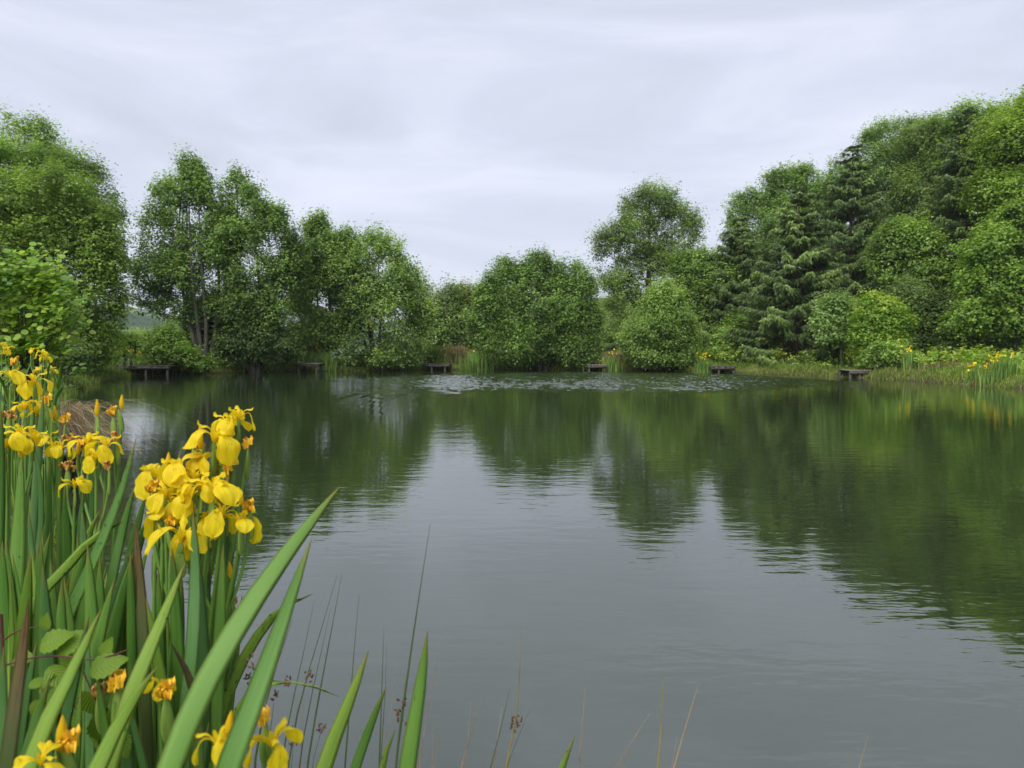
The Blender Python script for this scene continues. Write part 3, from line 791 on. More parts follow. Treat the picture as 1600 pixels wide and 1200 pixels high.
# far clumps of yellow iris
def far_iris(label, px, Y, half_px, h, n_leaf, n_fl, dry=False):
    c = P(px, 575, Y); w = S(half_px, Y)
    base = np.array((c[0], Y, 0.0))
    t = thing('iris_clump', base, label, 'irises', 'yellow iris clumps along the far bank')
    x = rng.normal(0, w * .5, n_leaf).clip(-w, w); y = rng.normal(0, w * .3, n_leaf)
    z = np.maximum(ground_z(x + c[0], y + Y), -.1)
    C = np.stack([x, y, z - .03], -1)
    o = obj('leaves', blades(C, rng.uniform(.6, 1.05, n_leaf) * h, rng.uniform(.03, .05, n_leaf), np.abs(rng.normal(.08, .13, n_leaf)).clip(0, .5), 'irisfar', 'far_iris_leaves', rng.random(n_leaf)), t, kind='stuff')
    x = rng.normal(0, w * .55, n_fl).clip(-w, w); y = rng.normal(0, w * .3, n_fl)
    z = np.maximum(ground_z(x + c[0], y + Y), 0) + h * rng.uniform(.78, 1.12, n_fl)
    CC = np.repeat(np.stack([x, y, z], -1), 6, 0); m_ = len(CC)
    CC = CC + rng.normal(0, .035, CC.shape)
    V, F = leaf_quads(CC, unit(rand_dirs(m_) + (0, 0, -.5)), rand_dirs(m_), rng.uniform(.06, .11, m_), rng.uniform(.05, .08, m_))
    obj('flowers', mesh_np('far_iris_flowers', V, F, M['flower_far']), t, kind='stuff')
    return t
far_iris('yellow irises behind the long jetty', 228, 39.8, 34, .95, 150, 14)
far_iris('sparse yellow irises left of the long jetty', 160, 37.0, 16, 1.15, 110, 9)
far_iris('tall iris clump with few flowers right of the little square jetty', 505, 45.0, 20, 1.3, 190, 7)
far_iris('dense yellow irises at the left foot of the central alder bush', 745, 46.9, 26, 1.55, 300, 15)
far_iris('yellow irises beside the small jetty between the alder bushes', 957, 45.6, 20, 1.25, 170, 9)
far_iris('upright iris clump in the water right of the egg-shaped bush', 1098, 41.6, 13, 1.05, 190, 9)
far_iris('iris clump with drooping leaves right of the low glossy bush', 1424, 33.8, 15, 1.05, 150, 7)
far_iris('wide flowering iris clump in the water near the right edge', 1562, 27.6, 27, .85, 190, 15)
far_iris('small iris tuft with flowers touching the water by the right edge', 1520, 28.6, 10, .6, 50, 5)

# ------------------------------------------------------------------ the near bank: irises, rushes, bramble, sedge, alder shrub
def blade_mat(name, deep, mid, pale, tip=None, spots=0.0):
    """iris leaf: parallel veins, pale margin, yellowing or withered tip"""
    m, N, L = new_mat(name)
    uv = N('ShaderNodeUVMap')
    sp = N('ShaderNodeSeparateXYZ'); L(uv.outputs[0], sp.inputs[0])
    oi = N('ShaderNodeObjectInfo')
    mp = N('ShaderNodeMapping'); mp.inputs['Scale'].default_value = (34, 1.2, 1)
    L(uv.outputs[0], mp.inputs['Vector'])
    ofs = N('ShaderNodeCombineXYZ'); L(oi.outputs['Random'], ofs.inputs['Z'])
    sc_ = N('ShaderNodeVectorMath', operation='SCALE'); sc_.inputs['Scale'].default_value = 40; L(ofs.outputs[0], sc_.inputs[0])
    ad = N('ShaderNodeVectorMath', operation='ADD'); L(mp.outputs[0], ad.inputs[0]); L(sc_.outputs[0], ad.inputs[1])
    vein = N('ShaderNodeTexNoise', Scale=1.0, Detail=3.0, Roughness=.6); L(ad.outputs[0], vein.inputs['Vector'])
    mp2 = N('ShaderNodeMapping'); mp2.inputs['Scale'].default_value = (1.6, 5, 1); L(uv.outputs[0], mp2.inputs['Vector'])
    ad2 = N('ShaderNodeVectorMath', operation='ADD'); L(mp2.outputs[0], ad2.inputs[0]); L(sc_.outputs[0], ad2.inputs[1])
    blot = N('ShaderNodeTexNoise', Scale=1.0, Detail=4.0); L(ad2.outputs[0], blot.inputs['Vector'])
    f = N('ShaderNodeMath', operation='ADD'); 
    a1 = N('ShaderNodeMath', operation='MULTIPLY_ADD'); L(vein.outputs['Fac'], a1.inputs[0]); a1.inputs[1].default_value = .80
    a2 = N('ShaderNodeMath', operation='MULTIPLY_ADD'); L(blot.outputs['Fac'], a2.inputs[0]); a2.inputs[1].default_value = .5; a2.inputs[2].default_value = -.40
    L(a2.outputs[0], a1.inputs[2])
    a3 = N('ShaderNodeMath', operation='MULTIPLY_ADD'); L(oi.outputs['Random'], a3.inputs[0]); a3.inputs[1].default_value = .45; L(a1.outputs[0], a3.inputs[2])
    r = ramp(N, [(.15, deep), (.5, mid), (.85, pale)])
    L(a3.outputs[0], r.inputs['Fac'])
    # margin
    e1 = N('ShaderNodeMath', operation='SUBTRACT'); L(sp.outputs['X'], e1.inputs[0]); e1.inputs[1].default_value = .5
    e2 = N('ShaderNodeMath', operation='ABSOLUTE'); L(e1.outputs[0], e2.inputs[0])
    e3 = N('ShaderNodeMapRange'); e3.inputs['From Min'].default_value = .42; e3.inputs['From Max'].default_value = .5; e3.inputs['To Max'].default_value = .7; L(e2.outputs[0], e3.inputs['Value'])
    mA = N('ShaderNodeMixRGB'); L(e3.outputs[0], mA.inputs['Fac']); L(r.outputs[0], mA.inputs['Color1']); mA.inputs['Color2'].default_value = (.36, .40, .06, 1)
    t1 = N('ShaderNodeMath', operation='MULTIPLY_ADD'); L(vein.outputs['Fac'], t1.inputs[0]); t1.inputs[1].default_value = .16; L(sp.outputs['Y'], t1.inputs[2])
    t2 = N('ShaderNodeMapRange'); L(t1.outputs[0], t2.inputs['Value'])
    t2.inputs['From Min'].default_value = 1.045 if tip is None else .93; t2.inputs['From Max'].default_value = 1.085 if tip is None else 1.07
    mB = N('ShaderNodeMixRGB'); L(t2.outputs[0], mB.inputs['Fac']); L(mA.outputs[0], mB.inputs['Color1'])
    mB.inputs['Color2'].default_value = (.30, .22, .05, 1) if tip is None else (*tip, 1)
    col = mB
    if spots:
        mp3 = N('ShaderNodeMapping'); mp3.inputs['Scale'].default_value = (9, 9, 1); L(uv.outputs[0], mp3.inputs['Vector'])
        ns = N('ShaderNodeTexNoise', Scale=1.4, Detail=4.0, Roughness=.7); L(mp3.outputs[0], ns.inputs['Vector'])
        rs = N('ShaderNodeMapRange'); rs.inputs['From Min'].default_value = .50; rs.inputs['From Max'].default_value = .58; L(ns.outputs['Fac'], rs.inputs['Value'])
        k_ = N('ShaderNodeMath', operation='MULTIPLY'); L(rs.outputs[0], k_.inputs[0]); L(t2.outputs[0], k_.inputs[1])
        mC = N('ShaderNodeMixRGB'); L(k_.outputs[0], mC.inputs['Fac']); L(mB.outputs[0], mC.inputs['Color1']); mC.inputs['Color2'].default_value = (.018, .012, .008, 1)
        col = mC
    pb = N('ShaderNodeBsdfPrincipled', Roughness=.42); pb.inputs['Specular IOR Level'].default_value = .45
    L(col.outputs[0], pb.inputs['Base Color'])
    b = N('ShaderNodeBump', Strength=.8, Distance=.0012); L(vein.outputs['Fac'], b.inputs['Height']); L(b.outputs[0], pb.inputs['Normal'])
    tr = N('ShaderNodeBsdfTranslucent'); tcm = N('ShaderNodeMixRGB', blend_type='MULTIPLY', Fac=1.0); tcm.inputs['Color2'].default_value = (1.3, 1.25, .5, 1)
    L(col.outputs[0], tcm.inputs['Color1']); L(tcm.outputs[0], tr.inputs['Color'])
    ms = N('ShaderNodeMixShader', Fac=.30); L(pb.outputs[0], ms.inputs[1]); L(tr.outputs[0], ms.inputs[2])
    out = N('ShaderNodeOutputMaterial'); L(ms.outputs[0], out.inputs['Surface'])
    return m
M['iris'] = blade_mat('iris_leaf', (.060, .160, .022), (.120, .270, .042), (.220, .390, .080))
M['iris_light'] = blade_mat('iris_leaf_light', (.110, .225, .022), (.205, .355, .042), (.320, .460, .080))
M['iris_blue'] = blade_mat('iris_leaf_bluish', (.050, .140, .034), (.098, .230, .062), (.175, .335, .110))
M['iris_dead'] = blade_mat('iris_leaf_withered', (.060, .095, .025), (.110, .140, .040), (.170, .170, .060), (.24, .135, .060), 1.0)
M['iris_black'] = blade_mat('iris_leaf_blackened', (.060, .130, .025), (.090, .170, .035), (.130, .200, .050), (.075, .040, .020), 1.0)
M['stem'] = plain('iris_stem', (.075, .170, .026), (.150, .270, .045), 14, .45, 0, (3, 3, .6), .4)
M['spathe'] = plain('iris_spathe', (.110, .200, .030), (.240, .330, .060), 30, .5, 0, (3, 3, .5), .35)
def petal_mat(name, a, b, vein):
    m, N, L = new_mat(name)
    uv = N('ShaderNodeUVMap'); sp = N('ShaderNodeSeparateXYZ'); L(uv.outputs[0], sp.inputs[0])
    mp = N('ShaderNodeMapping'); mp.inputs['Scale'].default_value = (20, 2.2, 1); L(uv.outputs[0], mp.inputs['Vector'])
    no = N('ShaderNodeTexNoise', Scale=1.0, Detail=4.0); L(mp.outputs[0], no.inputs['Vector'])
    r = ramp(N, [(.3, a), (.7, b)]); L(no.outputs['Fac'], r.inputs['Fac'])
    # brown signal veins at the throat of a fall
    v1 = N('ShaderNodeMath', operation='COMPARE'); L(sp.outputs['Y'], v1.inputs[0]); v1.inputs[1].default_value = .50; v1.inputs[2].default_value = .09
    rs = N('ShaderNodeMapRange'); rs.inputs['From Min'].default_value = .60; rs.inputs['From Max'].default_value = .66; L(no.outputs['Fac'], rs.inputs['Value'])
    k_ = N('ShaderNodeMath', operation='MULTIPLY'); L(v1.outputs[0], k_.inputs[0]); L(rs.outputs[0], k_.inputs[1])
    k2 = N('ShaderNodeMath', operation='MULTIPLY'); L(k_.outputs[0], k2.inputs[0]); k2.inputs[1].default_value = vein
    mC = N('ShaderNodeMixRGB'); L(k2.outputs[0], mC.inputs['Fac']); L(r.outputs[0], mC.inputs['Color1']); mC.inputs['Color2'].default_value = (.22, .07, .008, 1)
    pb = N('ShaderNodeBsdfPrincipled', Roughness=.5); pb.inputs['Specular IOR Level'].default_value = .3
    L(mC.outputs[0], pb.inputs['Base Color'])
    b_ = N('ShaderNodeBump', Strength=.9, Distance=.0012); L(no.outputs['Fac'], b_.inputs['Height']); L(b_.outputs[0], pb.inputs['Normal'])
    tr = N('ShaderNodeBsdfTranslucent'); L(mC.outputs[0], tr.inputs['Color'])
    ms = N('ShaderNodeMixShader', Fac=.48); L(pb.outputs[0], ms.inputs[1]); L(tr.outputs[0], ms.inputs[2])
    out = N('ShaderNodeOutputMaterial'); L(ms.outputs[0], out.inputs['Surface'])
    return m
M['petal'] = petal_mat('iris_petal', (.84, .60, .004), (.96, .82, .030), .9)
M['petal_in'] = petal_mat('iris_inner_petal', (.90, .66, .006), (.96, .80, .04), 0.0)
M['bud'] = petal_mat('iris_bud', (.76, .50, .006), (.88, .66, .03), 0.0)
M['spent'] = plain('spent_iris_flower', (.36, .17, .04), (.72, .44, .12), 60, .7, .0006)
M['spent_y'] = plain('fading_iris_flower', (.62, .30, .01), (.82, .52, .03), 60, .6, .0006)
mD, N, L = new_mat('dew')
pb = N('ShaderNodeBsdfPrincipled', Roughness=.02, IOR=1.33); pb.inputs['Transmission Weight'].default_value = 1.0
out = N('ShaderNodeOutputMaterial'); L(pb.outputs[0], out.inputs['Surface']); M['dew'] = mD

def blade_geo(path, width, side, twist=0.0, thick=.0016, n=26, blunt=.75):
    """sword-shaped leaf with lens cross-section; path from base to tip"""
    c = bez(path, n)
    T = unit(np.gradient(c, axis=0))
    s = np.asarray(side, float)[None, :] - (T @ np.asarray(side, float))[:, None] * T
    s = unit(s); nn = unit(np.cross(s, T))
    t = np.linspace(0, 1, n + 1)
    if twist:
        a = twist * t
        s, nn = s * np.cos(a)[:, None] + nn * np.sin(a)[:, None], nn * np.cos(a)[:, None] - s * np.sin(a)[:, None]
    al = np.concatenate([[0], np.cumsum(np.linalg.norm(np.diff(c, axis=0), axis=1))])
    tip_ = np.clip((al[-1] - al) / min(al[-1] * .6, 8.5 * width), 0, 1)
    w = width / 2 * np.minimum(1, (.78 + .5 * t)) * (1 - (1 - tip_) ** 1.9) ** blunt
    w = np.maximum(w, .0004); th = np.minimum(thick, w * .5)
    ring = [(-1, 0), (-.5, .75), (-.06, 1.0), (.06, 1.0), (.5, .75), (1, 0), (0, -.7)]
    V = np.stack([c + s * (w * a)[:, None] + nn * (th * b)[:, None] for a, b in ring], 1)
    m_ = len(ring)
    uvu = np.array([0, .25, .47, .53, .75, 1, .5])
    uv = np.stack([np.tile(uvu, n + 1), np.repeat(t, m_)], -1)
    i, j = np.meshgrid(np.arange(n), np.arange(m_), indexing='ij'); j2 = (j + 1) % m_
    F = np.stack([i * m_ + j, i * m_ + j2, (i + 1) * m_ + j2, (i + 1) * m_ + j], -1).reshape(-1, 4)
    return V.reshape(-1, 3), F, uv, (c, s, nn, w, th)
def to_ground(pts):
    """px points (x, y, depth) from the tip downwards -> world path from the ground to the tip"""
    w = [P(*p) for p in pts]
    a, b = w[-2], w[-1]
    zg = max(float(ground_z(b[0], b[1])[0]), -.12)
    if b[2] > zg + .05:
        k = (b[2] - zg) / max(.08, a[2] - b[2])
        g = b + np.array(((b[0] - a[0]) * min(k, 1.6) * .45, (b[1] - a[1]) * .2, 0)); g[2] = zg - .02
        mid = (g + b) / 2 + np.array(((b[0] - a[0]) * .06, 0, 0))
        w += [mid, g]
    return np.array(w[::-1])
def iris_leaf(t, pts, wpx, mat='iris', turn=None, dew=0, twist=None, blunt=.75):
    """one leaf as a part of plant t"""
    path = to_ground(pts)
    Ym = float(np.mean([p[2] for p in pts]))
    a = rng.uniform(-.45, .45) if turn is None else turn
    side = np.array((math.cos(a), math.sin(a), 0))
    V, F, uv, fr = blade_geo(path, S(wpx, Ym) / math.cos(a), side, rng.uniform(-.25, .25) if twist is None else twist, blunt=blunt)
    org = np.array(t.location)
    o = obj('leaf', mesh_np('iris_leaf', V - org, F, M[mat], uv, smooth=True), t)
    if dew:
        c, s, nn, w, th = fr
        mb = MB()
        for _ in range(dew):
            f = rng.uniform(.45, .98) * (len(c) - 1); i = int(f)
            u = rng.uniform(-.85, .85)
            sg = -1 if (nn[i] @ (np.array((0, 0, CAMH)) - c[i])) < 0 else 1
            p_ = c[i] + (c[min(i + 1, len(c) - 1)] - c[i]) * (f - i) + s[i] * w[i] * u + nn[i] * sg * (th[i] * (1 - abs(u)) * .8 + .0004)
            r_ = rng.choice([.0008, .0012, .0018], p=[.5, .35, .15])
            mb.add(*ball(p_ - org, r_))
        obj('dew_drops', mb.mesh('dew_drops', M['dew']), o, kind='stuff')
    return o
def ball(c, r, sx=1, sz=1, nu=5, nv=6):
    th = np.linspace(.12, math.pi - .12, nu); ph = np.linspace(0, 2 * math.pi, nv, endpoint=False)
    V = np.array([(r * sx * math.sin(a) * math.cos(b), r * sx * math.sin(a) * math.sin(b), r * sz * math.cos(a)) for a in th for b in ph]) + c
    i, j = np.meshgrid(np.arange(nu - 1), np.arange(nv), indexing='ij'); j2 = (j + 1) % nv
    F = np.stack([i * nv + j, (i + 1) * nv + j, (i + 1) * nv + j2, i * nv + j2], -1).reshape(-1, 4)
    return V, F, None

# petals, all pointing along +x from the flower's axis
def petal(path, half_w, cup, ruffle=0.0, nu=13, nv=9, seed=0, crumple=0.0):
    q = np.random.default_rng(seed)
    c = bez([(x, 0, z) for x, z in path], nu - 1)
    T = unit(np.gradient(c, axis=0)); nn = np.stack([-T[:, 2], T[:, 1] * 0, T[:, 0]], -1)
    t = np.linspace(0, 1, nu); w = half_w(t)
    u = np.linspace(-1, 1, nv)
    ph = q.uniform(0, 6.28, 2)
    V = np.stack([c + np.array((0, 1, 0)) * (w * a)[:, None] + nn * (cup * w * (a * a) + ruffle * np.sin(t * 11 + ph[0] + a * 3) * a * a * np.clip(t * 2 - .6, 0, 1) + ruffle * .5 * np.sin(a * 7 + ph[1]) * t)[:, None] for a in u], 1)
    uv = np.stack([np.tile((u + 1) / 2, nu), np.repeat(t, nv)], -1)
    V = V.reshape(-1, 3)
    if crumple:
        for fq in (90., 190., 380.):
            k3 = q.normal(0, 1, (3, 3)); V = V + crumple * 110 / fq * np.sin(V @ k3 * fq + q.uniform(0, 6.28, 3)) * np.repeat(np.clip(t * 2.2 - .5, 0, 1), nv)[:, None]
    return V, grid_faces(nu, nv), uv
def fall_w(t):
    a = .0045 + .0185 * sstep(.22, .62, t)
    return a * np.sqrt(np.clip(1 - (np.clip(t - .70, 0, 1) / .30) ** 2.2, .0, 1)) + .0002
def style_w(t):
    return .0035 + .0045 * sstep(.3, .95, t) - .004 * sstep(.93, 1.0, t)
def std_w(t):
    return .0015 + .0040 * np.sin(np.clip(t, 0, 1) * math.pi * .93) 
FALLS = []
for k, (dr, out_) in enumerate([(-.030, .052), (-.040, .046), (-.016, .058), (-.042, .040), (-.026, .048), (-.034, .054)]):
    v_ = petal([(.003, 0), (.013, .015), (.028, .019), (out_ - .005, .006), (out_, dr * .5), (out_ + .001, dr)], fall_w, (-.10, .12, -.2, .05, -.28, -.1)[k], .0035, 17, 13, seed=k, crumple=.00085)
    FALLS.append(mesh_np('fall', v_[0], v_[1], M['petal'], v_[2], smooth=True))
STYLES = [mesh_np('style_arm', *petal([(.001, .002), (.009, .020), (.024, .031), (.036, .030), (.043, .036 + .003 * k)], style_w, -.5, .0016, 9, 7, seed=9 + k)[:2], M['petal_in'],
                  petal([(.001, .002), (.009, .020), (.024, .031), (.036, .030), (.043, .036)], style_w, -.5, .0016, 9, 7)[2], smooth=True) for k in range(2)]
STANDS = [mesh_np('standard', *petal([(.002, 0), (.008, .014), (.012 + .003 * k, .030)], std_w, .5, .001, 8, 5)[:2], M['petal_in'], petal([(.002, 0), (.008, .014), (.012, .030)], std_w, .5, .001, 8, 5)[2], smooth=True) for k in range(2)]
def spindle(h, r, lobes_=3, twist=2.2, nu=12, nv=12, flat=1.0, top=.0):
    t = np.linspace(0, 1, nu); a = np.linspace(0, 2 * math.pi, nv, endpoint=False)
    rad = r * (np.sin(np.clip(t * .94 + .06, 0, 1) ** .75 * math.pi) ** .8 + top * t) + .0006
    V = np.array([(rad[i] * (1 + .16 * math.cos(lobes_ * (b + twist * t[i]))) * math.cos(b), flat * rad[i] * (1 + .16 * math.cos(lobes_ * (b + twist * t[i]))) * math.sin(b), h * t[i]) for i in range(nu) for b in a])
    i, j = np.meshgrid(np.arange(nu - 1), np.arange(nv), indexing='ij'); j2 = (j + 1) % nv
    F = np.stack([i * nv + j, i * nv + j2, (i + 1) * nv + j2, (i + 1) * nv + j], -1).reshape(-1, 4)
    uv = np.stack([np.tile(a / 6.283, nu), np.repeat(t, nv)], -1)
    return V, F, uv
def m3(v, mat, name): return mesh_np(name, v[0], v[1], M[mat], v[2], smooth=True)
BUD = m3(spindle(.056, .0068), 'bud', 'bud')
SPATHE = m3(spindle(.075, .0085, 2, .3, flat=.6), 'spathe', 'spathe')
TUBE = m3(spindle(.026, .0045, 3, 0), 'spathe', 'flower_tube')
def spent_mesh(mat, k):
    q = np.random.default_rng(40 + k); mb = MB()
    for i in range(6):
        a = q.uniform(0, 6.28); r_, z_ = q.uniform(.006, .016), q.uniform(.012, .032)
        pth = [(0, 0), (r_ * .7, z_ * .6), (r_, z_), (r_ * q.uniform(.6, 1.6), z_ - q.uniform(.004, .02))]
        V, F, uv = petal(pth, lambda t: .0025 + .0045 * np.sin(np.clip(t, 0, 1) * 3.0), q.uniform(-1, 1), .004, 9, 5, seed=60 + 7 * k + i)
        c_, s_ = math.cos(a), math.sin(a)
        V = V @ np.array([(c_, s_, 0), (-s_, c_, 0), (0, 0, 1)])
        mb.add(V, F, uv)
    return mb.mesh('spent_flower', M[mat])
SPENT = [spent_mesh('spent', 0), spent_mesh('spent', 1), spent_mesh('spent_y', 2), spent_mesh('spent_y', 3)]
def bloom(t, at_, kind, yaw, sc_, tilt=0.0):
    """a flower, bud or spent flower as a part of plant t; at_ is the base of the flower in the world"""
    loc = Vector(at_) - t.location
    rot = (tilt * math.cos(yaw + 1.0), tilt * math.sin(yaw + 1.0), yaw)
    def place(o, l, r=None, s=None):
        o.location = l; o.rotation_euler = r or rot; k = s or sc_; o.scale = (k, k, k); return o
    if kind == 'open':
        f = place(obj('flower', TUBE, t), loc + Vector((0, 0, -.022 * sc_)))
        for k in range(3):
            a = k * 2.0944 + rng.normal(0, .12)
            p_ = obj('fall', FALLS[rng.integers(6)], f, (0, 0, .022)); p_.rotation_euler = (rng.normal(0, .16), rng.normal(-.05, .2), a)
            q_ = rng.uniform(.9, 1.12); p_.scale = (q_, q_ * rng.uniform(.9, 1.1), q_)
            p_ = obj('style_arm', STYLES[k % 2], f, (0, 0, .022)); p_.rotation_euler = (0, rng.normal(0, .1), a)
            p_ = obj('standard', STANDS[k % 2], f, (0, 0, .022)); p_.rotation_euler = (0, rng.normal(0, .15), a + 1.047)
    elif kind == 'bud':
        place(obj('bud', BUD, t), loc, s=sc_ * rng.uniform(.85, 1.05))
    else:
        place(obj('spent_flower', SPENT[(0 if kind == 'spent' else 2) + int(rng.integers(2))], t), loc, s=sc_ * rng.uniform(.9, 1.2))
def iris_stem(t, blooms, base, r=.0042, lean=None):
    """blooms: (px, py, Y, kind, yaw, scale); the first one is the top of the stem"""
    org = np.array(t.location)
    tops = [P(b[0], b[1], b[2]) for b in blooms]
    g = P(base[0], base[1], base[2]); zg = max(float(ground_z(g[0], g[1])[0]), -.12)
    tp = tops[0] - (0, 0, .02)
    if g[2] > zg:
        g2 = np.array((g[0] + (g[0] - tp[0]) * .3, g[1], zg - .02)); pth = [g2, g, g * .4 + tp * .6, tp]
    else:
        g[2] = zg - .02; pth = [g, g * .5 + tp * .5 + (0.01, 0, 0), tp]
    c = bez(pth, 16)
    mb = MB(); mb.add(*tube(c, np.linspace(r * 1.15, r * .75, 17), 8)); 
    o = obj('flower_stem', mb.mesh('flower_stem', M['stem'], org), t)
    for k, (b, w) in enumerate(zip(blooms, tops)):
        kk = b[5] * .88
        bloom(t, w, b[3], b[4], kk, rng.normal(0, .12))
        sp = obj('spathe', SPATHE, t, Vector(w - (0, 0, .068 * kk)) - t.location)
        sp.rotation_euler = (rng.normal(0, .06), rng.normal(0, .06), rng.uniform(0, 6.28)); sp.scale = (kk, kk, kk * rng.uniform(.85, 1.15))
        if k:
            i = int(np.argmin(np.abs(c[:, 2] - (w[2] - .16))))
            mb = MB(); mb.add(*tube(bez([c[i], (c[i] + w) / 2 + np.array(((w[0] - c[i][0]) * .2, 0, -.01)), w - (0, 0, .02)], 6), np.linspace(r * .8, r * .6, 7), 6))
            obj('side_stem', mb.mesh('side_stem', M['stem'], org), t)
def plant(label, px, Y, cat='iris'):
    g = P(px, 1500, Y); g[2] = max(float(ground_z(g[0], g[1])[0]), -.12)
    return thing('iris_plant', g, label, cat, 'yellow irises on the near bank')
def fillers(t, n, x0, x1, y0, y1, Y0, Y1, mats, w0=11, w1=20, lean=70):
    for _ in range(n):
        x = rng.uniform(x0, x1); y = rng.uniform(y0, y1); Y = rng.uniform(Y0, Y1)
        dx = rng.normal(0, lean)
        iris_leaf(t, [(x + dx, y, Y), (x + dx * .62, y + 110, Y), (x + dx * .25, y + 260, Y)], rng.uniform(w0, w1), mats[rng.integers(len(mats))], dew=0)

# clump A: the back left irises
A = plant('iris clump in full yellow flower at the left edge before the sedge', 60, 1.75)
for pts, w, mt, dw in [
    ([(34, 707, 1.5), (29, 830, 1.5), (20, 1000, 1.48), (16, 1150, 1.45)], 31, 'iris', 30),
    ([(68, 615, 1.7), (62, 690, 1.7), (54, 790, 1.68), (48, 920, 1.66)], 11, 'iris_blue', 0),
    ([(50, 684, 1.6), (62, 750, 1.6), (64, 820, 1.6), (48, 920, 1.58)], 11, 'iris_blue', 0),
    ([(78, 713, 1.62), (76, 800, 1.62), (74, 920, 1.6), (70, 1050, 1.6)], 17, 'iris', 0),
    ([(88, 702, 1.66), (95, 780, 1.66), (97, 880, 1.64), (90, 1020, 1.62)], 16, 'iris', 0),
    ([(131, 760, 1.6), (121, 850, 1.6), (108, 940, 1.58), (98, 1060, 1.56)], 15, 'iris_blue', 0),
    ([(156, 797, 1.5), (135, 845, 1.5), (120, 900, 1.5), (112, 1000, 1.5)], 16, 'iris_light', 40),
    ([(213, 683, 1.3), (193, 755, 1.3), (150, 865, 1.28), (98, 980, 1.25), (60, 1100, 1.22)], 33, 'iris', 110),
    ([(212, 757, 1.55), (192, 825, 1.55), (176, 900, 1.52), (160, 1010, 1.5)], 16, 'iris', 0),
    ([(193, 815, 1.3), (150, 838, 1.3), (105, 885, 1.3), (55, 940, 1.28), (20, 1030, 1.26)], 15, 'iris_light', 90),
    ([(16, 892, 1.2), (18, 960, 1.2), (20, 1040, 1.2), (20, 1150, 1.2)], 15, 'iris_light', 0),
    ([(145, 700, 1.8), (142, 790, 1.8), (136, 900, 1.78), (128, 1000, 1.76)], 11, 'iris_blue', 0),
    ([(2, 640, 1.5), (-3, 760, 1.5), (-8, 900, 1.48), (-12, 1050, 1.46)], 22, 'iris', 0),
    ([(108, 900, 1.5), (100, 960, 1.5), (96, 1040, 1.48), (92, 1120, 1.46)], 12, 'iris_light', 0),
    ([(60, 850, 1.4), (56, 930, 1.4), (50, 1020, 1.4), (44, 1120, 1.4)], 18, 'iris', 0)]:
    iris_leaf(A, pts, w, mt, dew=dw)
fillers(A, 24, -30, 170, 750, 930, 1.6, 2.0, ['iris', 'iris_blue', 'iris_blue', 'iris_light'], 12, 20, 42)
fillers(A, 22, -30, 150, 790, 960, 1.3, 1.55, ['iris', 'iris_blue', 'iris', 'iris_light'], 16, 26, 34)
fillers(A, 16, -20, 170, 840, 1010, 1.05, 1.3, ['iris', 'iris_light', 'iris', 'iris_blue'], 20, 32, 34)
for bl, base in [
    ([(55, 600, 1.75, 'open', .3, .86), (59, 648, 1.74, 'open', 2.3, .78)], (20, 1100, 1.7)),
    ([(16, 590, 1.72, 'open', 1.5, .70), (22, 570, 1.73, 'fading', 0, .8)], (10, 1100, 1.7)),
    ([(30, 680, 1.6, 'open', 1.1, .82), (52, 690, 1.62, 'open', 2.7, .75)], (30, 1150, 1.6)),
    ([(88, 655, 1.75, 'bud', .4, .80), (100, 660, 1.74, 'fading', 1, .9), (76, 690, 1.72, 'open', .7, .72)], (70, 1100, 1.7)),
    ([(138, 695, 1.62, 'open', 2.0, .84), (122, 712, 1.63, 'bud', 0, .75)], (130, 1100, 1.6)),
    ([(166, 700, 1.6, 'open', .9, .86), (152, 650, 1.66, 'bud', 0, .92)], (150, 1100, 1.58)),
    ([(190, 640, 1.64, 'bud', .6, .86), (177, 650, 1.64, 'fading', .4, .85), (184, 690, 1.62, 'spent', 0, .9)], (160, 1120, 1.6)),
    ([(116, 762, 1.6, 'open', 1.6, .74), (105, 735, 1.62, 'spent', .3, .8)], (110, 1120, 1.58)),
    ([(40, 640, 1.7, 'open', .2, .7), (72, 630, 1.72, 'fading', .8, .9)], (40, 1100, 1.68)),
    ([(94, 702, 1.66, 'open', 1.0, .70), (108, 690, 1.68, 'spent', .8, .9)], (92, 1100, 1.64)),
    ([(150, 718, 1.58, 'open', 2.6, .74), (128, 700, 1.64, 'fading', .1, .9), (170, 735, 1.58, 'spent', .1, .9)], (148, 1100, 1.58)),
    ([(14, 655, 1.62, 'spent', .3, .8), (8, 700, 1.6, 'open', 2.4, .8)], (4, 1150, 1.58))]:
    iris_stem(A, bl, base)

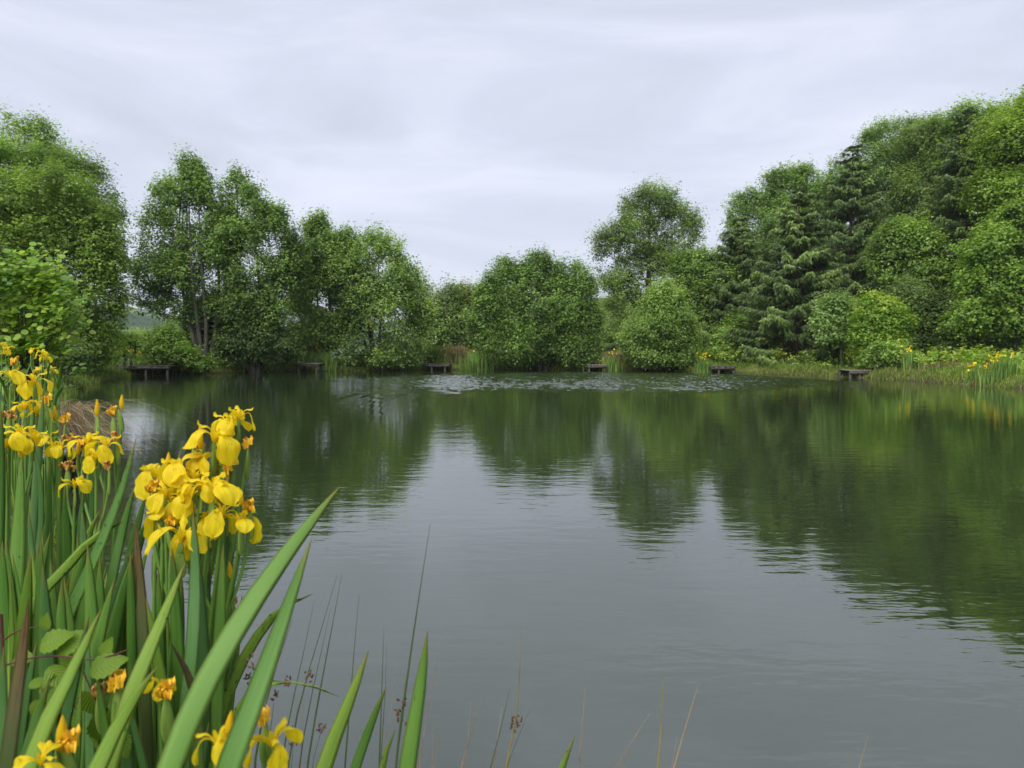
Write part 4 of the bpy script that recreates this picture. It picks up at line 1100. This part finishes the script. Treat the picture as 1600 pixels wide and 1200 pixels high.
# clump B: the irises with the tallest flower heads against the water
B = plant('tall iris clump with crowded yellow flower heads against the open water', 300, 1.3)
for pts, w, mt, dw in [
    ([(236, 800, 1.35), (205, 880, 1.35), (180, 960, 1.33), (165, 1060, 1.3)], 34, 'iris_blue', 70),
    ([(285, 697, 1.45), (272, 740, 1.45), (262, 810, 1.44), (256, 920, 1.42)], 16, 'iris_blue', 0),
    ([(296, 722, 1.42), (288, 770, 1.42), (282, 850, 1.4), (276, 950, 1.4)], 12, 'iris', 40),
    ([(302, 797, 1.12), (305, 890, 1.12), (302, 990, 1.1), (290, 1120, 1.08)], 23, 'iris_blue', 0),
    ([(343, 895, 1.2), (330, 960, 1.2), (322, 1040, 1.2), (316, 1120, 1.2)], 20, 'iris', 0),
    ([(366, 795, 1.35), (352, 870, 1.35), (340, 950, 1.33), (330, 1050, 1.3)], 24, 'iris_blue', 0),
    ([(375, 760, 1.4), (362, 840, 1.4), (350, 930, 1.38), (340, 1040, 1.36)], 16, 'iris', 0),
    ([(262, 850, 1.3), (250, 930, 1.3), (240, 1010, 1.3), (232, 1100, 1.28)], 20, 'iris_blue', 20),
    ([(491, 927, 1.25), (432, 958, 1.25), (395, 1005, 1.24), (360, 1075, 1.22), (330, 1160, 1.2)], 17, 'iris_light', 160),
    ([(531, 1089, 1.15), (480, 1070, 1.15), (425, 1066, 1.15), (380, 1095, 1.15), (345, 1160, 1.14)], 11, 'iris_light', 130)]:
    iris_leaf(B, pts, w, mt, dew=dw)
iris_leaf(B, [(212, 812, 1.15), (216, 880, 1.15), (222, 960, 1.14), (226, 1060, 1.12)], 20, 'iris_dead', twist=.1, turn=.1)
iris_leaf(B, [(267, 1005, .95), (290, 1045, .95), (306, 1090, .95), (308, 1160, .94)], 22, 'iris_black', twist=.5, turn=.3)
fillers(B, 30, 195, 350, 850, 1030, 1.1, 1.5, ['iris', 'iris_blue', 'iris_light', 'iris'], 14, 24, 30)
for bl, base in [
    ([(374, 655, 1.32, 'open', 2.2, .66), (356, 668, 1.31, 'open', .9, .82)], (310, 1000, 1.3)),
    ([(334, 690, 1.28, 'open', 1.5, .98), (313, 700, 1.30, 'bud', .3, .98), (306, 700, 1.31, 'spent', .3, .9)], (300, 1040, 1.28)),
    ([(330, 770, 1.2, 'open', 1.35, .98), (296, 778, 1.22, 'open', 2.6, .90)], (300, 1080, 1.2)),
    ([(282, 848, 1.15, 'open', 1.75, .98), (268, 822, 1.2, 'fading', .5, .8)], (262, 1080, 1.15)),
    ([(376, 822, 1.2, 'open', 1.2, .84), (379, 790, 1.22, 'bud', .2, .74), (390, 800, 1.22, 'fading', .6, .8)], (330, 1080, 1.2)),
    ([(242, 746, 1.28, 'open', 2.4, .84), (262, 742, 1.27, 'bud', .4, .92), (248, 772, 1.26, 'spent', .7, .85)], (240, 1060, 1.25)),
    ([(284, 735, 1.26, 'open', .6, .82), (300, 752, 1.25, 'open', 2.0, .72), (270, 790, 1.24, 'open', 1.0, .76)], (270, 1060, 1.24)),
    ([(386, 700, 1.33, 'fading', .3, .95), (350, 742, 1.3, 'fading', .8, .95), (343, 752, 1.3, 'spent', .1, .9), (362, 720, 1.32, 'bud', .2, .78)], (330, 1050, 1.3)),
    ([(318, 722, 1.3, 'open', .4, .74), (346, 716, 1.29, 'open', 1.9, .80), (300, 742, 1.3, 'fading', .2, .9)], (300, 1050, 1.3)),
    ([(258, 778, 1.22, 'open', .2, .74), (312, 764, 1.2, 'open', 1.3, .70), (236, 770, 1.24, 'fading', .6, .8)], (265, 1060, 1.22)),
    ([(346, 806, 1.2, 'open', .5, .72), (300, 845, 1.2, 'open', 2.7, .66), (352, 790, 1.22, 'spent', .6, .9)], (318, 1080, 1.2)),
    ([(254, 812, 1.22, 'open', 3.0, .70), (270, 760, 1.25, 'fading', .6, .95)], (250, 1080, 1.22)),
    ([(362, 905, 1.25, 'bud', .2, .72), (367, 945, 1.25, 'spent', .2, .6)], (340, 1120, 1.25)),
    ([(330, 820, 1.24, 'open', 2.9, .80), (286, 800, 1.22, 'spent', 0, .9)], (305, 1080, 1.22))]:
    iris_stem(B, bl, base)

# the nearest leaves
C1 = plant('two long broad iris leaves leaning over the water in the middle foreground', 280, .74)
iris_leaf(C1, [(531, 760, .82), (402, 930, .78), (330, 1050, .74), (262, 1210, .70), (230, 1330, .68)], 40, 'iris', turn=.15, twist=.15, blunt=.8)
iris_leaf(C1, [(488, 838, .78), (445, 960, .75), (402, 1080, .71), (352, 1215, .67), (320, 1350, .65)], 44, 'iris', turn=-.2, twist=.1, blunt=.8)
iris_stem(C1, [(428, 1165, .72, 'open', 1.0, .60), (412, 1130, .74, 'fading', .3, .75)], (420, 1500, .72))
iris_stem(C1, [(340, 1165, .72, 'open', 3.3, .55), (356, 1150, .73, 'bud', .3, .6)], (350, 1500, .72))
C2 = plant('yellow-edged iris leaves in the left foreground with half-opened flowers', 130, .8)
iris_leaf(C2, [(290, 878, .95), (246, 985, .93), (205, 1085, .9), (170, 1200, .88)], 30, 'iris_light', turn=.1, blunt=.8, dew=12)
iris_leaf(C2, [(247, 1040, .72), (195, 1115, .72), (150, 1205, .70), (110, 1310, .68)], 33, 'iris_light', turn=-.1, blunt=.8)
iris_leaf(C2, [(158, 952, .82), (112, 1050, .80), (72, 1130, .78), (36, 1230, .76)], 29, 'iris_light', turn=.15, blunt=.75)
iris_leaf(C2, [(140, 960, .95), (128, 1010, .95), (110, 1090, .95), (90, 1200, .93)], 16, 'iris_blue', dew=20)
iris_leaf(C2, [(45, 935, .8), (36, 1010, .8), (22, 1110, .78), (8, 1220, .76)], 26, 'iris_dead', turn=.1)
iris_leaf(C2, [(78, 1060, .9), (62, 1110, .9), (44, 1180, .88), (30, 1270, .86)], 32, 'iris', turn=.1)
iris_leaf(C2, [(6, 1010, .85), (4, 1080, .85), (0, 1160, .84), (-6, 1260, .82)], 26, 'iris_blue')
iris_stem(C2, [(95, 1170, .78, 'bud', .3, .80), (112, 1172, .78, 'fading', .5, 1.15)], (100, 1500, .78))
iris_stem(C2, [(62, 1196, .74, 'open', 1.8, .5)], (60, 1500, .74))
iris_stem(C2, [(262, 1090, .92, 'fading', .4, 1.05), (250, 1075, .93, 'open', .8, .42)], (250, 1500, .92))
iris_stem(C2, [(180, 1075, .98, 'fading', .2, 1.1), (160, 1090, 1.0, 'spent', .6, .9)], (175, 1500, .98))
fillers(C2, 22, -30, 330, 1000, 1130, .95, 1.3, ['iris', 'iris_blue', 'iris_blue'], 14, 24, 40)
C3 = plant('short iris with two upright leaves at the bottom edge among rushes', 520, .9)
iris_leaf(C3, [(576, 1016, .9), (548, 1090, .89), (520, 1160, .88), (488, 1260, .86)], 27, 'iris_light', turn=.1)
iris_leaf(C3, [(604, 1072, .95), (580, 1130, .95), (560, 1185, .94), (535, 1270, .92)], 17, 'iris', turn=.2)
iris_leaf(C3, [(618, 1140, .98), (605, 1170, .98), (595, 1210, .97), (585, 1290, .95)], 14, 'iris_light', dew=20)
C4 = plant('lone upright iris leaf at the bottom middle edge', 635, .88)
iris_leaf(C4, [(668, 986, .88), (657, 1070, .88), (644, 1150, .87), (628, 1260, .86)], 28, 'iris', turn=.1, dew=10)
C5 = plant('short wet iris leaf tip at the bottom edge right of the rushes', 870, .88)
iris_leaf(C5, [(898, 1150, .88), (888, 1175, .88), (876, 1205, .87), (850, 1290, .85)], 20, 'iris_light', turn=.1, dew=30)
# irises further along the left bank
D = plant('smaller flowering irises behind the front irises beside the alder shrub', 40, 6.2)
for k in range(44):
    x = rng.uniform(-40, 100); y = rng.uniform(555, 625)
    iris_leaf(D, [(x + rng.normal(0, 14), y, 6.2 + rng.uniform(-.4, .5)), (x + rng.normal(0, 4), y + 45, 6.2), (x, y + 100, 6.2)], rng.uniform(3.5, 6), ['iris', 'iris_blue', 'iris_light'][k % 3])
for k, (x, y, kd) in enumerate([(3, 540, 'open'), (13, 546, 'open'), (52, 548, 'open'), (66, 552, 'open'), (62, 578, 'open'), (81, 578, 'open'), (83, 597, 'bud'), (28, 560, 'fading'), (72, 560, 'open'), (-20, 560, 'open')]):
    iris_stem(D, [(x, y, 6.2, kd, k * 1.3, 1.0), (x - 4, y + 6, 6.25, 'open' if k % 2 else 'bud', k * 2.0, .8)], (x - 2, 720, 6.2))

# soft rush
M['rush'] = plain('rush_stem', (.050, .075, .030), (.105, .135, .055), 20, .5, 0, (2, 2, .3))
M['rush_dry'] = plain('dry_rush_stem', (.17, .10, .055), (.46, .34, .20), 16, .6, 0, (2, 2, .6))
M['rush_yellow'] = plain('yellowed_rush_stem', (.16, .13, .03), (.36, .27, .06), 16, .6, 0, (2, 2, .6))
M['seed'] = plain('rush_seed_head', (.06, .034, .018), (.17, .095, .05), 90, .8, .001)
def rush(label, px, Y, stems):
    g = P(px, 1500, Y); g[2] = max(float(ground_z(g[0], g[1])[0]), -.1)
    t = thing('rush_clump', g, label, 'rush', 'rushes on the near bank')
    for pts, wpx, mt, seed in stems:
        w = to_ground([(x, y, Y + dy) for x, y, dy in pts])
        c = bez(w, 14); mb = MB()
        r = S(wpx, Y) * .66
        mb.add(*tube(c, r * np.append(np.linspace(1.1, .75, 12), (.5, .3, .12)), 6))
        o = obj('stem', mb.mesh('rush_stem', M[mt], g), t)
        for s_ in seed:
            q = P(s_[0], s_[1], Y + pts[0][2]); mb = MB()
            for k in range(8):
                d = unit(rng.normal(0, 1, 3) + (0, 0, 1.0)); a = q + rng.normal(0, .0035, 3) * (1, 1, 1.8)
                V, F, uv = spindle(rng.uniform(.004, .010), .0011, nu=5, nv=5)
                B_ = np.cross(d, (0.3, .2, .9)); B_ /= np.linalg.norm(B_); N_ = np.cross(d, B_)
                mb.add(V @ np.array([B_, N_, d]) + a, F, uv)
            obj('seed_head', mb.mesh('seed_head', M['seed'], g), o, kind='stuff')
    return t
rush('tuft of slender green rush stems with brown seed heads right of the big iris leaves', 470, 1.15, [
    ([(526, 901, 0), (497, 1000, 0), (468, 1100, 0), (450, 1200, 0)], 3, 'rush', [(482, 1062)]),
    ([(534, 897, .02), (515, 1000, .02), (498, 1090, .02), (480, 1200, .02)], 3.4, 'rush', []),
    ([(491, 938, .04), (470, 1040, .04), (452, 1120, .04), (440, 1200, .04)], 2.6, 'rush', [(450, 1066)]),
    ([(517, 950, .05), (495, 1050, .05), (478, 1130, .05), (466, 1210, .05)], 2.4, 'rush', []),
    ([(561, 930, .03), (553, 1020, .03), (546, 1110, .03), (538, 1210, .03)], 3, 'rush', []),
    ([(600, 980, .02), (597, 1060, .02), (595, 1130, .02), (592, 1210, .02)], 3, 'rush', []),
    ([(604, 1005, .06), (602, 1080, .06), (598, 1140, .06), (594, 1210, .06)], 2.4, 'rush', []),
    ([(457, 968, -.1), (446, 1000, -.1), (432, 1040, -.1), (410, 1120, -.1)], 4, 'rush', []),
    ([(402, 1010, 0), (398, 1050, 0), (392, 1100, 0), (388, 1200, 0)], 4, 'rush_dry', [(398, 1040)]),
    ([(460, 1150, .0), (458, 1170, 0), (455, 1200, 0)], 3, 'rush', [(459, 1150)]),
    ([(505, 1130, .0), (495, 1160, 0), (488, 1200, 0)], 3, 'rush', [(500, 1140)]),
    ([(475, 1085, .05), (472, 1130, .05), (470, 1200, .05)], 2, 'rush_dry', []),
    ([(620, 1035, .1), (616, 1080, .1), (606, 1130, .1), (598, 1200, .1)], 2, 'rush_dry', []),
    ([(390, 1060, .1), (384, 1110, .1), (378, 1200, .1)], 3, 'rush_dry', [(388, 1065), (376, 1130)]),
    ([(430, 1080, .1), (424, 1130, .1), (416, 1200, .1)], 3, 'rush', [(428, 1086)])])
rush('single tall thick rush stem rising in front of the open water', 620, 1.05, [
    ([(672, 820, 0), (655, 930, 0), (636, 1060, 0), (618, 1200, 0)], 4.2, 'rush', [(630, 1105), (626, 1125)]),
    ([(690, 985, .1), (684, 1030, .1), (668, 1110, .1), (655, 1200, .1)], 1.8, 'rush_dry', []),
    ([(672, 1056, 0), (660, 1100, 0), (650, 1200, 0)], 2, 'rush_dry', []),
    ([(677, 1115, 0), (677, 1150, 0), (675, 1200, 0)], 2, 'rush_dry', []),
    ([(690, 1153, 0), (683, 1180, 0), (672, 1220, 0)], 2.4, 'rush_dry', []),
    ([(662, 1150, 0), (657, 1180, 0), (650, 1220, 0)], 4, 'rush_dry', [])])
rush('brown and green rush stems at the bottom edge in the middle of the water', 770, 1.15, [
    ([(753, 1094, 0), (738, 1140, 0), (718, 1210, 0)], 3, 'rush_dry', []),
    ([(796, 1078, 0), (782, 1140, 0), (764, 1210, 0)], 3.2, 'rush', []),
    ([(784, 1106, 0), (778, 1150, 0), (770, 1210, 0)], 3, 'rush_dry', []),
    ([(815, 974, 0), (812, 1050, 0), (806, 1130, 0), (788, 1210, 0)], 2.8, 'rush_yellow', [(803, 1125), (806, 1135)]),
    ([(828, 1108, 0), (816, 1140, 0), (798, 1180, 0), (784, 1220, 0)], 2.2, 'rush', []),
    ([(735, 1095, .1), (733, 1130, .1), (728, 1200, .1)], 1.8, 'rush_dry', []),
    ([(916, 1054, 0), (911, 1120, 0), (904, 1210, 0)], 2.4, 'rush_dry', [])])
rush('dry tan rush stems at the bottom edge right of the middle', 1000, 1.1, [
    ([(1033, 1018, 0), (1035, 1070, 0), (1034, 1130, 0), (1026, 1210, 0)], 3, 'rush_yellow', []),
    ([(1092, 1068, 0), (1076, 1120, 0), (1058, 1180, 0), (1048, 1220, 0)], 3.4, 'rush_dry', []),
    ([(1058, 1152, 0), (1053, 1180, 0), (1046, 1220, 0)], 2.6, 'rush_dry', []),
    ([(1015, 1115, 0), (990, 1155, 0), (958, 1205, 0)], 2.4, 'rush_dry', []),
    ([(984, 1168, 0), (976, 1185, 0), (964, 1210, 0)], 1.8, 'rush_dry', [])])
rush('lone dry stalk at the bottom right edge', 1345, 1.1, [([(1356, 1150, 0), (1349, 1175, 0), (1338, 1215, 0)], 2.6, 'rush_dry', [])])

# bramble in the left foreground
def leaf_mesh(name, mat, L_, Wd, serr=0.0, n=11, fold=.25, blunt=False, curl=.12):
    t = np.linspace(0, 1, n)
    w = Wd / 2 * (np.sin(math.pi * t ** (1.0 if blunt else .75)) ** (.55 if blunt else .85)) + .0003
    if serr:
        w = w * (1 + serr * (np.arange(n) % 2 - .5))
    u = np.array((-1, -.5, 0, .5, 1.0))
    V = np.array([(L_ * t[i], w[i] * a, abs(a) * w[i] * fold + .04 * L_ * math.sin(9 * t[i]) * abs(a) * .4 - curl * L_ * t[i] ** 2) for i in range(n) for a in u])
    uv = np.stack([np.tile((u + 1) / 2, n), np.repeat(t, 5)], -1)
    return mesh_np(name, V, grid_faces(n, 5), M[mat], uv, smooth=True)
def vein_leaf(name, a, b, veins=9.0):
    m, N, L = new_mat(name)
    uv = N('ShaderNodeUVMap'); sp = N('ShaderNodeSeparateXYZ'); L(uv.outputs[0], sp.inputs[0])
    e1 = N('ShaderNodeMath', operation='SUBTRACT'); L(sp.outputs['X'], e1.inputs[0]); e1.inputs[1].default_value = .5
    e2 = N('ShaderNodeMath', operation='ABSOLUTE'); L(e1.outputs[0], e2.inputs[0])
    k1 = N('ShaderNodeMath', operation='MULTIPLY_ADD'); L(e2.outputs[0], k1.inputs[0]); k1.inputs[1].default_value = -.5; L(sp.outputs['Y'], k1.inputs[2])
    k2 = N('ShaderNodeMath', operation='MULTIPLY'); L(k1.outputs[0], k2.inputs[0]); k2.inputs[1].default_value = veins * 6.28
    k3 = N('ShaderNodeMath', operation='SINE'); L(k2.outputs[0], k3.inputs[0])
    k4 = N('ShaderNodeMapRange'); k4.inputs['From Min'].default_value = -1; L(k3.outputs[0], k4.inputs['Value'])
    oi = N('ShaderNodeObjectInfo')
    k5 = N('ShaderNodeMath', operation='MULTIPLY_ADD'); L(k4.outputs[0], k5.inputs[0]); k5.inputs[1].default_value = .22
    k6 = N('ShaderNodeMath', operation='MULTIPLY'); L(oi.outputs['Random'], k6.inputs[0]); k6.inputs[1].default_value = .6; L(k6.outputs[0], k5.inputs[2])
    r = ramp(N, [(0, a), (1, b)]); L(k5.outputs[0], r.inputs['Fac'])
    pb = N('ShaderNodeBsdfPrincipled', Roughness=.45); pb.inputs['Specular IOR Level'].default_value = .3; L(r.outputs[0], pb.inputs['Base Color'])
    bb = N('ShaderNodeBump', Strength=.6, Distance=.0012); L(k4.outputs[0], bb.inputs['Height']); L(bb.outputs[0], pb.inputs['Normal'])
    tr = N('ShaderNodeBsdfTranslucent'); L(r.outputs[0], tr.inputs['Color'])
    ms = N('ShaderNodeMixShader', Fac=.35); L(pb.outputs[0], ms.inputs[1]); L(tr.outputs[0], ms.inputs[2])
    out = N('ShaderNodeOutputMaterial'); L(ms.outputs[0], out.inputs['Surface'])
    return m
M['bramble'] = vein_leaf('bramble_leaf', (.110, .200, .014), (.210, .330, .030))
M['alderleaf'] = vein_leaf('alder_leaf', (.070, .165, .020), (.170, .300, .050), 7.0)
M['cane'] = plain('bramble_cane', (.060, .018, .020), (.120, .040, .035), 30, .6)
BL = [leaf_mesh('bramble_leaf', 'bramble', .052, .034, .16, 13, .25), leaf_mesh('bramble_leaf', 'bramble', .045, .030, .16, 13, .1, curl=.25)]
g = P(60, 1500, 1.0); g[2] = float(ground_z(g[0], g[1])[0])
BR = thing('bramble_plant', g, 'bramble with yellow-green toothed leaves and red-brown cane among the left irises', 'bramble')
def cane(pts, r):
    mb = MB(); mb.add(*tube(bez(pts, 12), np.linspace(r, r * .6, 13), 6))
    obj('cane', mb.mesh('cane', M['cane'], g), BR)
cane(to_ground([(2, 960, 1.0), (8, 1000, 1.0), (6, 1060, 1.0), (4, 1130, 1.0)]), .0034)
cane([P(6, 1040, 1.0), P(40, 1030, 1.0), P(90, 1025, .99), P(150, 1030, .98), P(200, 1015, .98)], .0016)
cane([P(6, 1000, 1.0), P(30, 985, 1.0), P(60, 980, 1.0)], .0014)
cane(to_ground([(130, 1050, 1.0), (150, 1075, 1.0), (160, 1100, 1.0), (165, 1160, 1.0)]), .0018)
for k, (x, y, a, s_, dy) in enumerate([(62, 1012, 25, 1.0, 0), (88, 1020, 40, 1.05, 0), (112, 1008, 160, .8, .02), (140, 1050, 25, 1.15, -.03), (160, 1028, 70, .6, .02), (75, 1042, -40, .9, 0), (52, 1028, 190, .7, .01),
        (44, 1072, 20, .6, 0), (62, 1078, 50, .7, 0), (52, 1095, -60, .7, 0), (130, 1080, -70, .9, .02), (165, 1080, -30, .95, 0), (175, 1095, -55, .8, .02), (150, 1115, -80, 1.2, .03), (125, 1105, 250, 1.0, .03),
        (100, 1075, 200, .8, .03), (85, 1095, 230, .7, .03), (70, 985, 80, .6, .03), (110, 1050, 100, .7, .03), (150, 1150, 260, 1.0, .05), (180, 1140, -60, .9, .05)]):
    o = obj('leaf', BL[k % 2], BR, Vector(P(x, y, 1.0 + dy)) - Vector(g))
    an = R(a)
    d = Vector((math.cos(an), .25 * math.sin(k * 2.1), math.sin(an))).normalized()
    up = (Vector((0, 0, 1)) * .8 + Vector((0, -1, 0)) * rng.uniform(.5, 1.1) + Vector((rng.normal(0, .3), 0, 0)))
    yv = up.cross(d).normalized(); zv = d.cross(yv)
    o.rotation_euler = Matrix((d, yv, zv)).transposed().to_euler(); o.scale = (s_, s_, s_)

# dry sedge tussock on the left bank
g = P(70, 700, 8.8); g[2] = float(ground_z(g[0], g[1])[0])
g = g + np.array((-.25, .3, 0))
T_ = thing('sedge_tussock', g, 'shaggy tan sedge tussock drooping over the water at the left bank', 'sedge')
mb = MB()
for k in range(2200):
    a = rng.uniform(0, 6.28); h = rng.uniform(.5, 1.25); o_ = rng.uniform(.2, 1.0)
    b0 = np.array((rng.normal(0, .22), rng.normal(0, .22), 0))
    d = np.array((math.cos(a), math.sin(a), 0)) * rng.uniform(.4, 1.1) + np.array((.32, -.2, 0)) + rng.normal(0, .22, 3) * (1, 1, .4)
    c = bez([b0, b0 + d * o_ * .28 + (0, 0, h * .62), b0 + d * o_ * .75 + (0, 0, h * .72 * (1 - .3 * o_)), b0 + d * o_ * 1.15 + (0, 0, h * .45 * (1 - .7 * o_))], 6)
    w = rng.uniform(.004, .008) * np.array((1, 1, .9, .8, .6, .4, .12))
    s_ = np.array((-math.sin(a), math.cos(a), 0.3))
    V = np.stack([c - s_ * w[:, None] / 2, c + s_ * w[:, None] / 2], 1).reshape(-1, 3)
    i = np.arange(6)[:, None] * 2
    mb.add(V, np.concatenate([i, i + 1, i + 3, i + 2], 1), None, rng.random())
obj('blades', mb.mesh('sedge_blades', M['sedge']), T_, kind='stuff')

# alder shrub on the left bank with leaves big enough to tell apart
g = P(30, 600, 9.6); g[2] = float(ground_z(g[0], g[1])[0])
SH = thing('alder_shrub', g, 'leafy young alder with round leaves at the left edge above the irises', 'shrub')
AL = [leaf_mesh('alder_leaf', 'alderleaf', .085, .075, .05, 9, .18, True), leaf_mesh('alder_leaf', 'alderleaf', .075, .066, .05, 9, .3, True, .25)]
Ys = 9.6
Ls = px_lobes([(20, 470, 66, 58), (70, 500, 48, 54), (-40, 480, 70, 70), (50, 540, 56, 34), (85, 450, 24, 24), (40, 425, 26, 18)], Ys, 4)
C, out_, tone, pts = crown_points(Ls, 5200, per=13, clump=.20, fill=.45)
kk = C[:, 2] > g[2] + .1; C, out_, tone = C[kk], out_[kk], tone[kk]
sprigs = []
for (x, y, n_) in [(140, 466, 9), (122, 470, 7), (108, 455, 6), (115, 575, 8), (125, 600, 6), (100, 548, 6), (95, 430, 6), (65, 410, 6), (20, 408, 6), (104, 500, 5)]:
    q = P(x, y, Ys - .35)
    for _ in range(n_):
        sprigs.append(q + rng.normal(0, .055, 3) * (1.5, 1, .8))
front = np.argsort(C[:, 1] - .25 * C[:, 2])[:270]
sel = np.vstack([C[front], np.array(sprigs)])
rest = np.setdiff1d(np.arange(len(C)), front)
for k, c in enumerate(sel):
    o = obj('leaf', AL[k % 2], SH, Vector(c - g))
    a = rng.uniform(0, 6.28)
    d = Vector((math.cos(a), math.sin(a) * .7, rng.normal(-.05, .35))).normalized()
    up = Vector((rng.normal(0, .35), rng.normal(-.45, .4), 1)); yv = up.cross(d).normalized(); zv = d.cross(yv)
    o.rotation_euler = Matrix((d, yv, zv)).transposed().to_euler(); s_ = rng.uniform(.75, 1.15); o.scale = (s_, s_, s_)
C = C[rest]; n_ = len(C)
Nn = unit(np.array((0, -.4, .9)) + rand_dirs(n_) * .6); D_ = unit(np.cross(Nn, rand_dirs(n_)))
th = np.linspace(0, 2 * math.pi, 8, endpoint=False)
S_ = np.cross(Nn, D_); r_ = .036 * rng.uniform(.75, 1.15, n_)
Vv = C[:, None, :] + r_[:, None, None] * (np.cos(th)[None, :, None] * D_[:, None, :] * 1.1 + np.sin(th)[None, :, None] * S_[:, None, :]) 
k8 = np.arange(n_)[:, None] * 8
Fq = np.stack([k8 + np.array((0, 1, 2, 7)), k8 + np.array((7, 2, 3, 6)), k8 + np.array((6, 3, 4, 5))], 1).reshape(-1, 4)
obj('foliage', mesh_np('alder_foliage', Vv.reshape(-1, 3) - g, Fq, M['bright'], face_v=np.repeat(tone[rest], 3)), SH, kind='stuff')
tw = MB()
for q in list(pts[rng.choice(len(pts), 60, replace=False)]) + [P(140, 466, Ys - .35), P(115, 575, Ys - .35), P(125, 600, Ys - .35), P(108, 455, Ys - .35)]:
    b0 = g + np.array((rng.normal(0, .12), rng.normal(0, .12), 0))
    tw.add(*tube(bez([b0, b0 * .6 + q * .4 + (0, 0, .25), q], 7), np.linspace(.016, .003, 8), 5))
obj('branches', tw.mesh('alder_branches', M['bark'], g), SH, kind='stuff')

# ------------------------------------------------------------------ damp air between here and the hills
mh, N, L = new_mat('haze_air')
pv = N('ShaderNodeVolumePrincipled', Density=.00026); pv.inputs['Color'].default_value = (.86, .92, 1.0, 1); pv.inputs['Anisotropy'].default_value = .2
out = N('ShaderNodeOutputMaterial'); L(pv.outputs[0], out.inputs['Volume'])
zlo, zhi = float(gV[:, 2].min()) - 1.0, float(gV[:, 2].max()) + 6.0
HAZE = True
if HAZE:
    obj('haze', mesh_np('haze', box((0, 0, (zlo + zhi) / 2), (9000, 9000, zhi - zlo)), BOXF, mh), kind='stuff', label='thin damp air over the pond and hills', cat='haze')
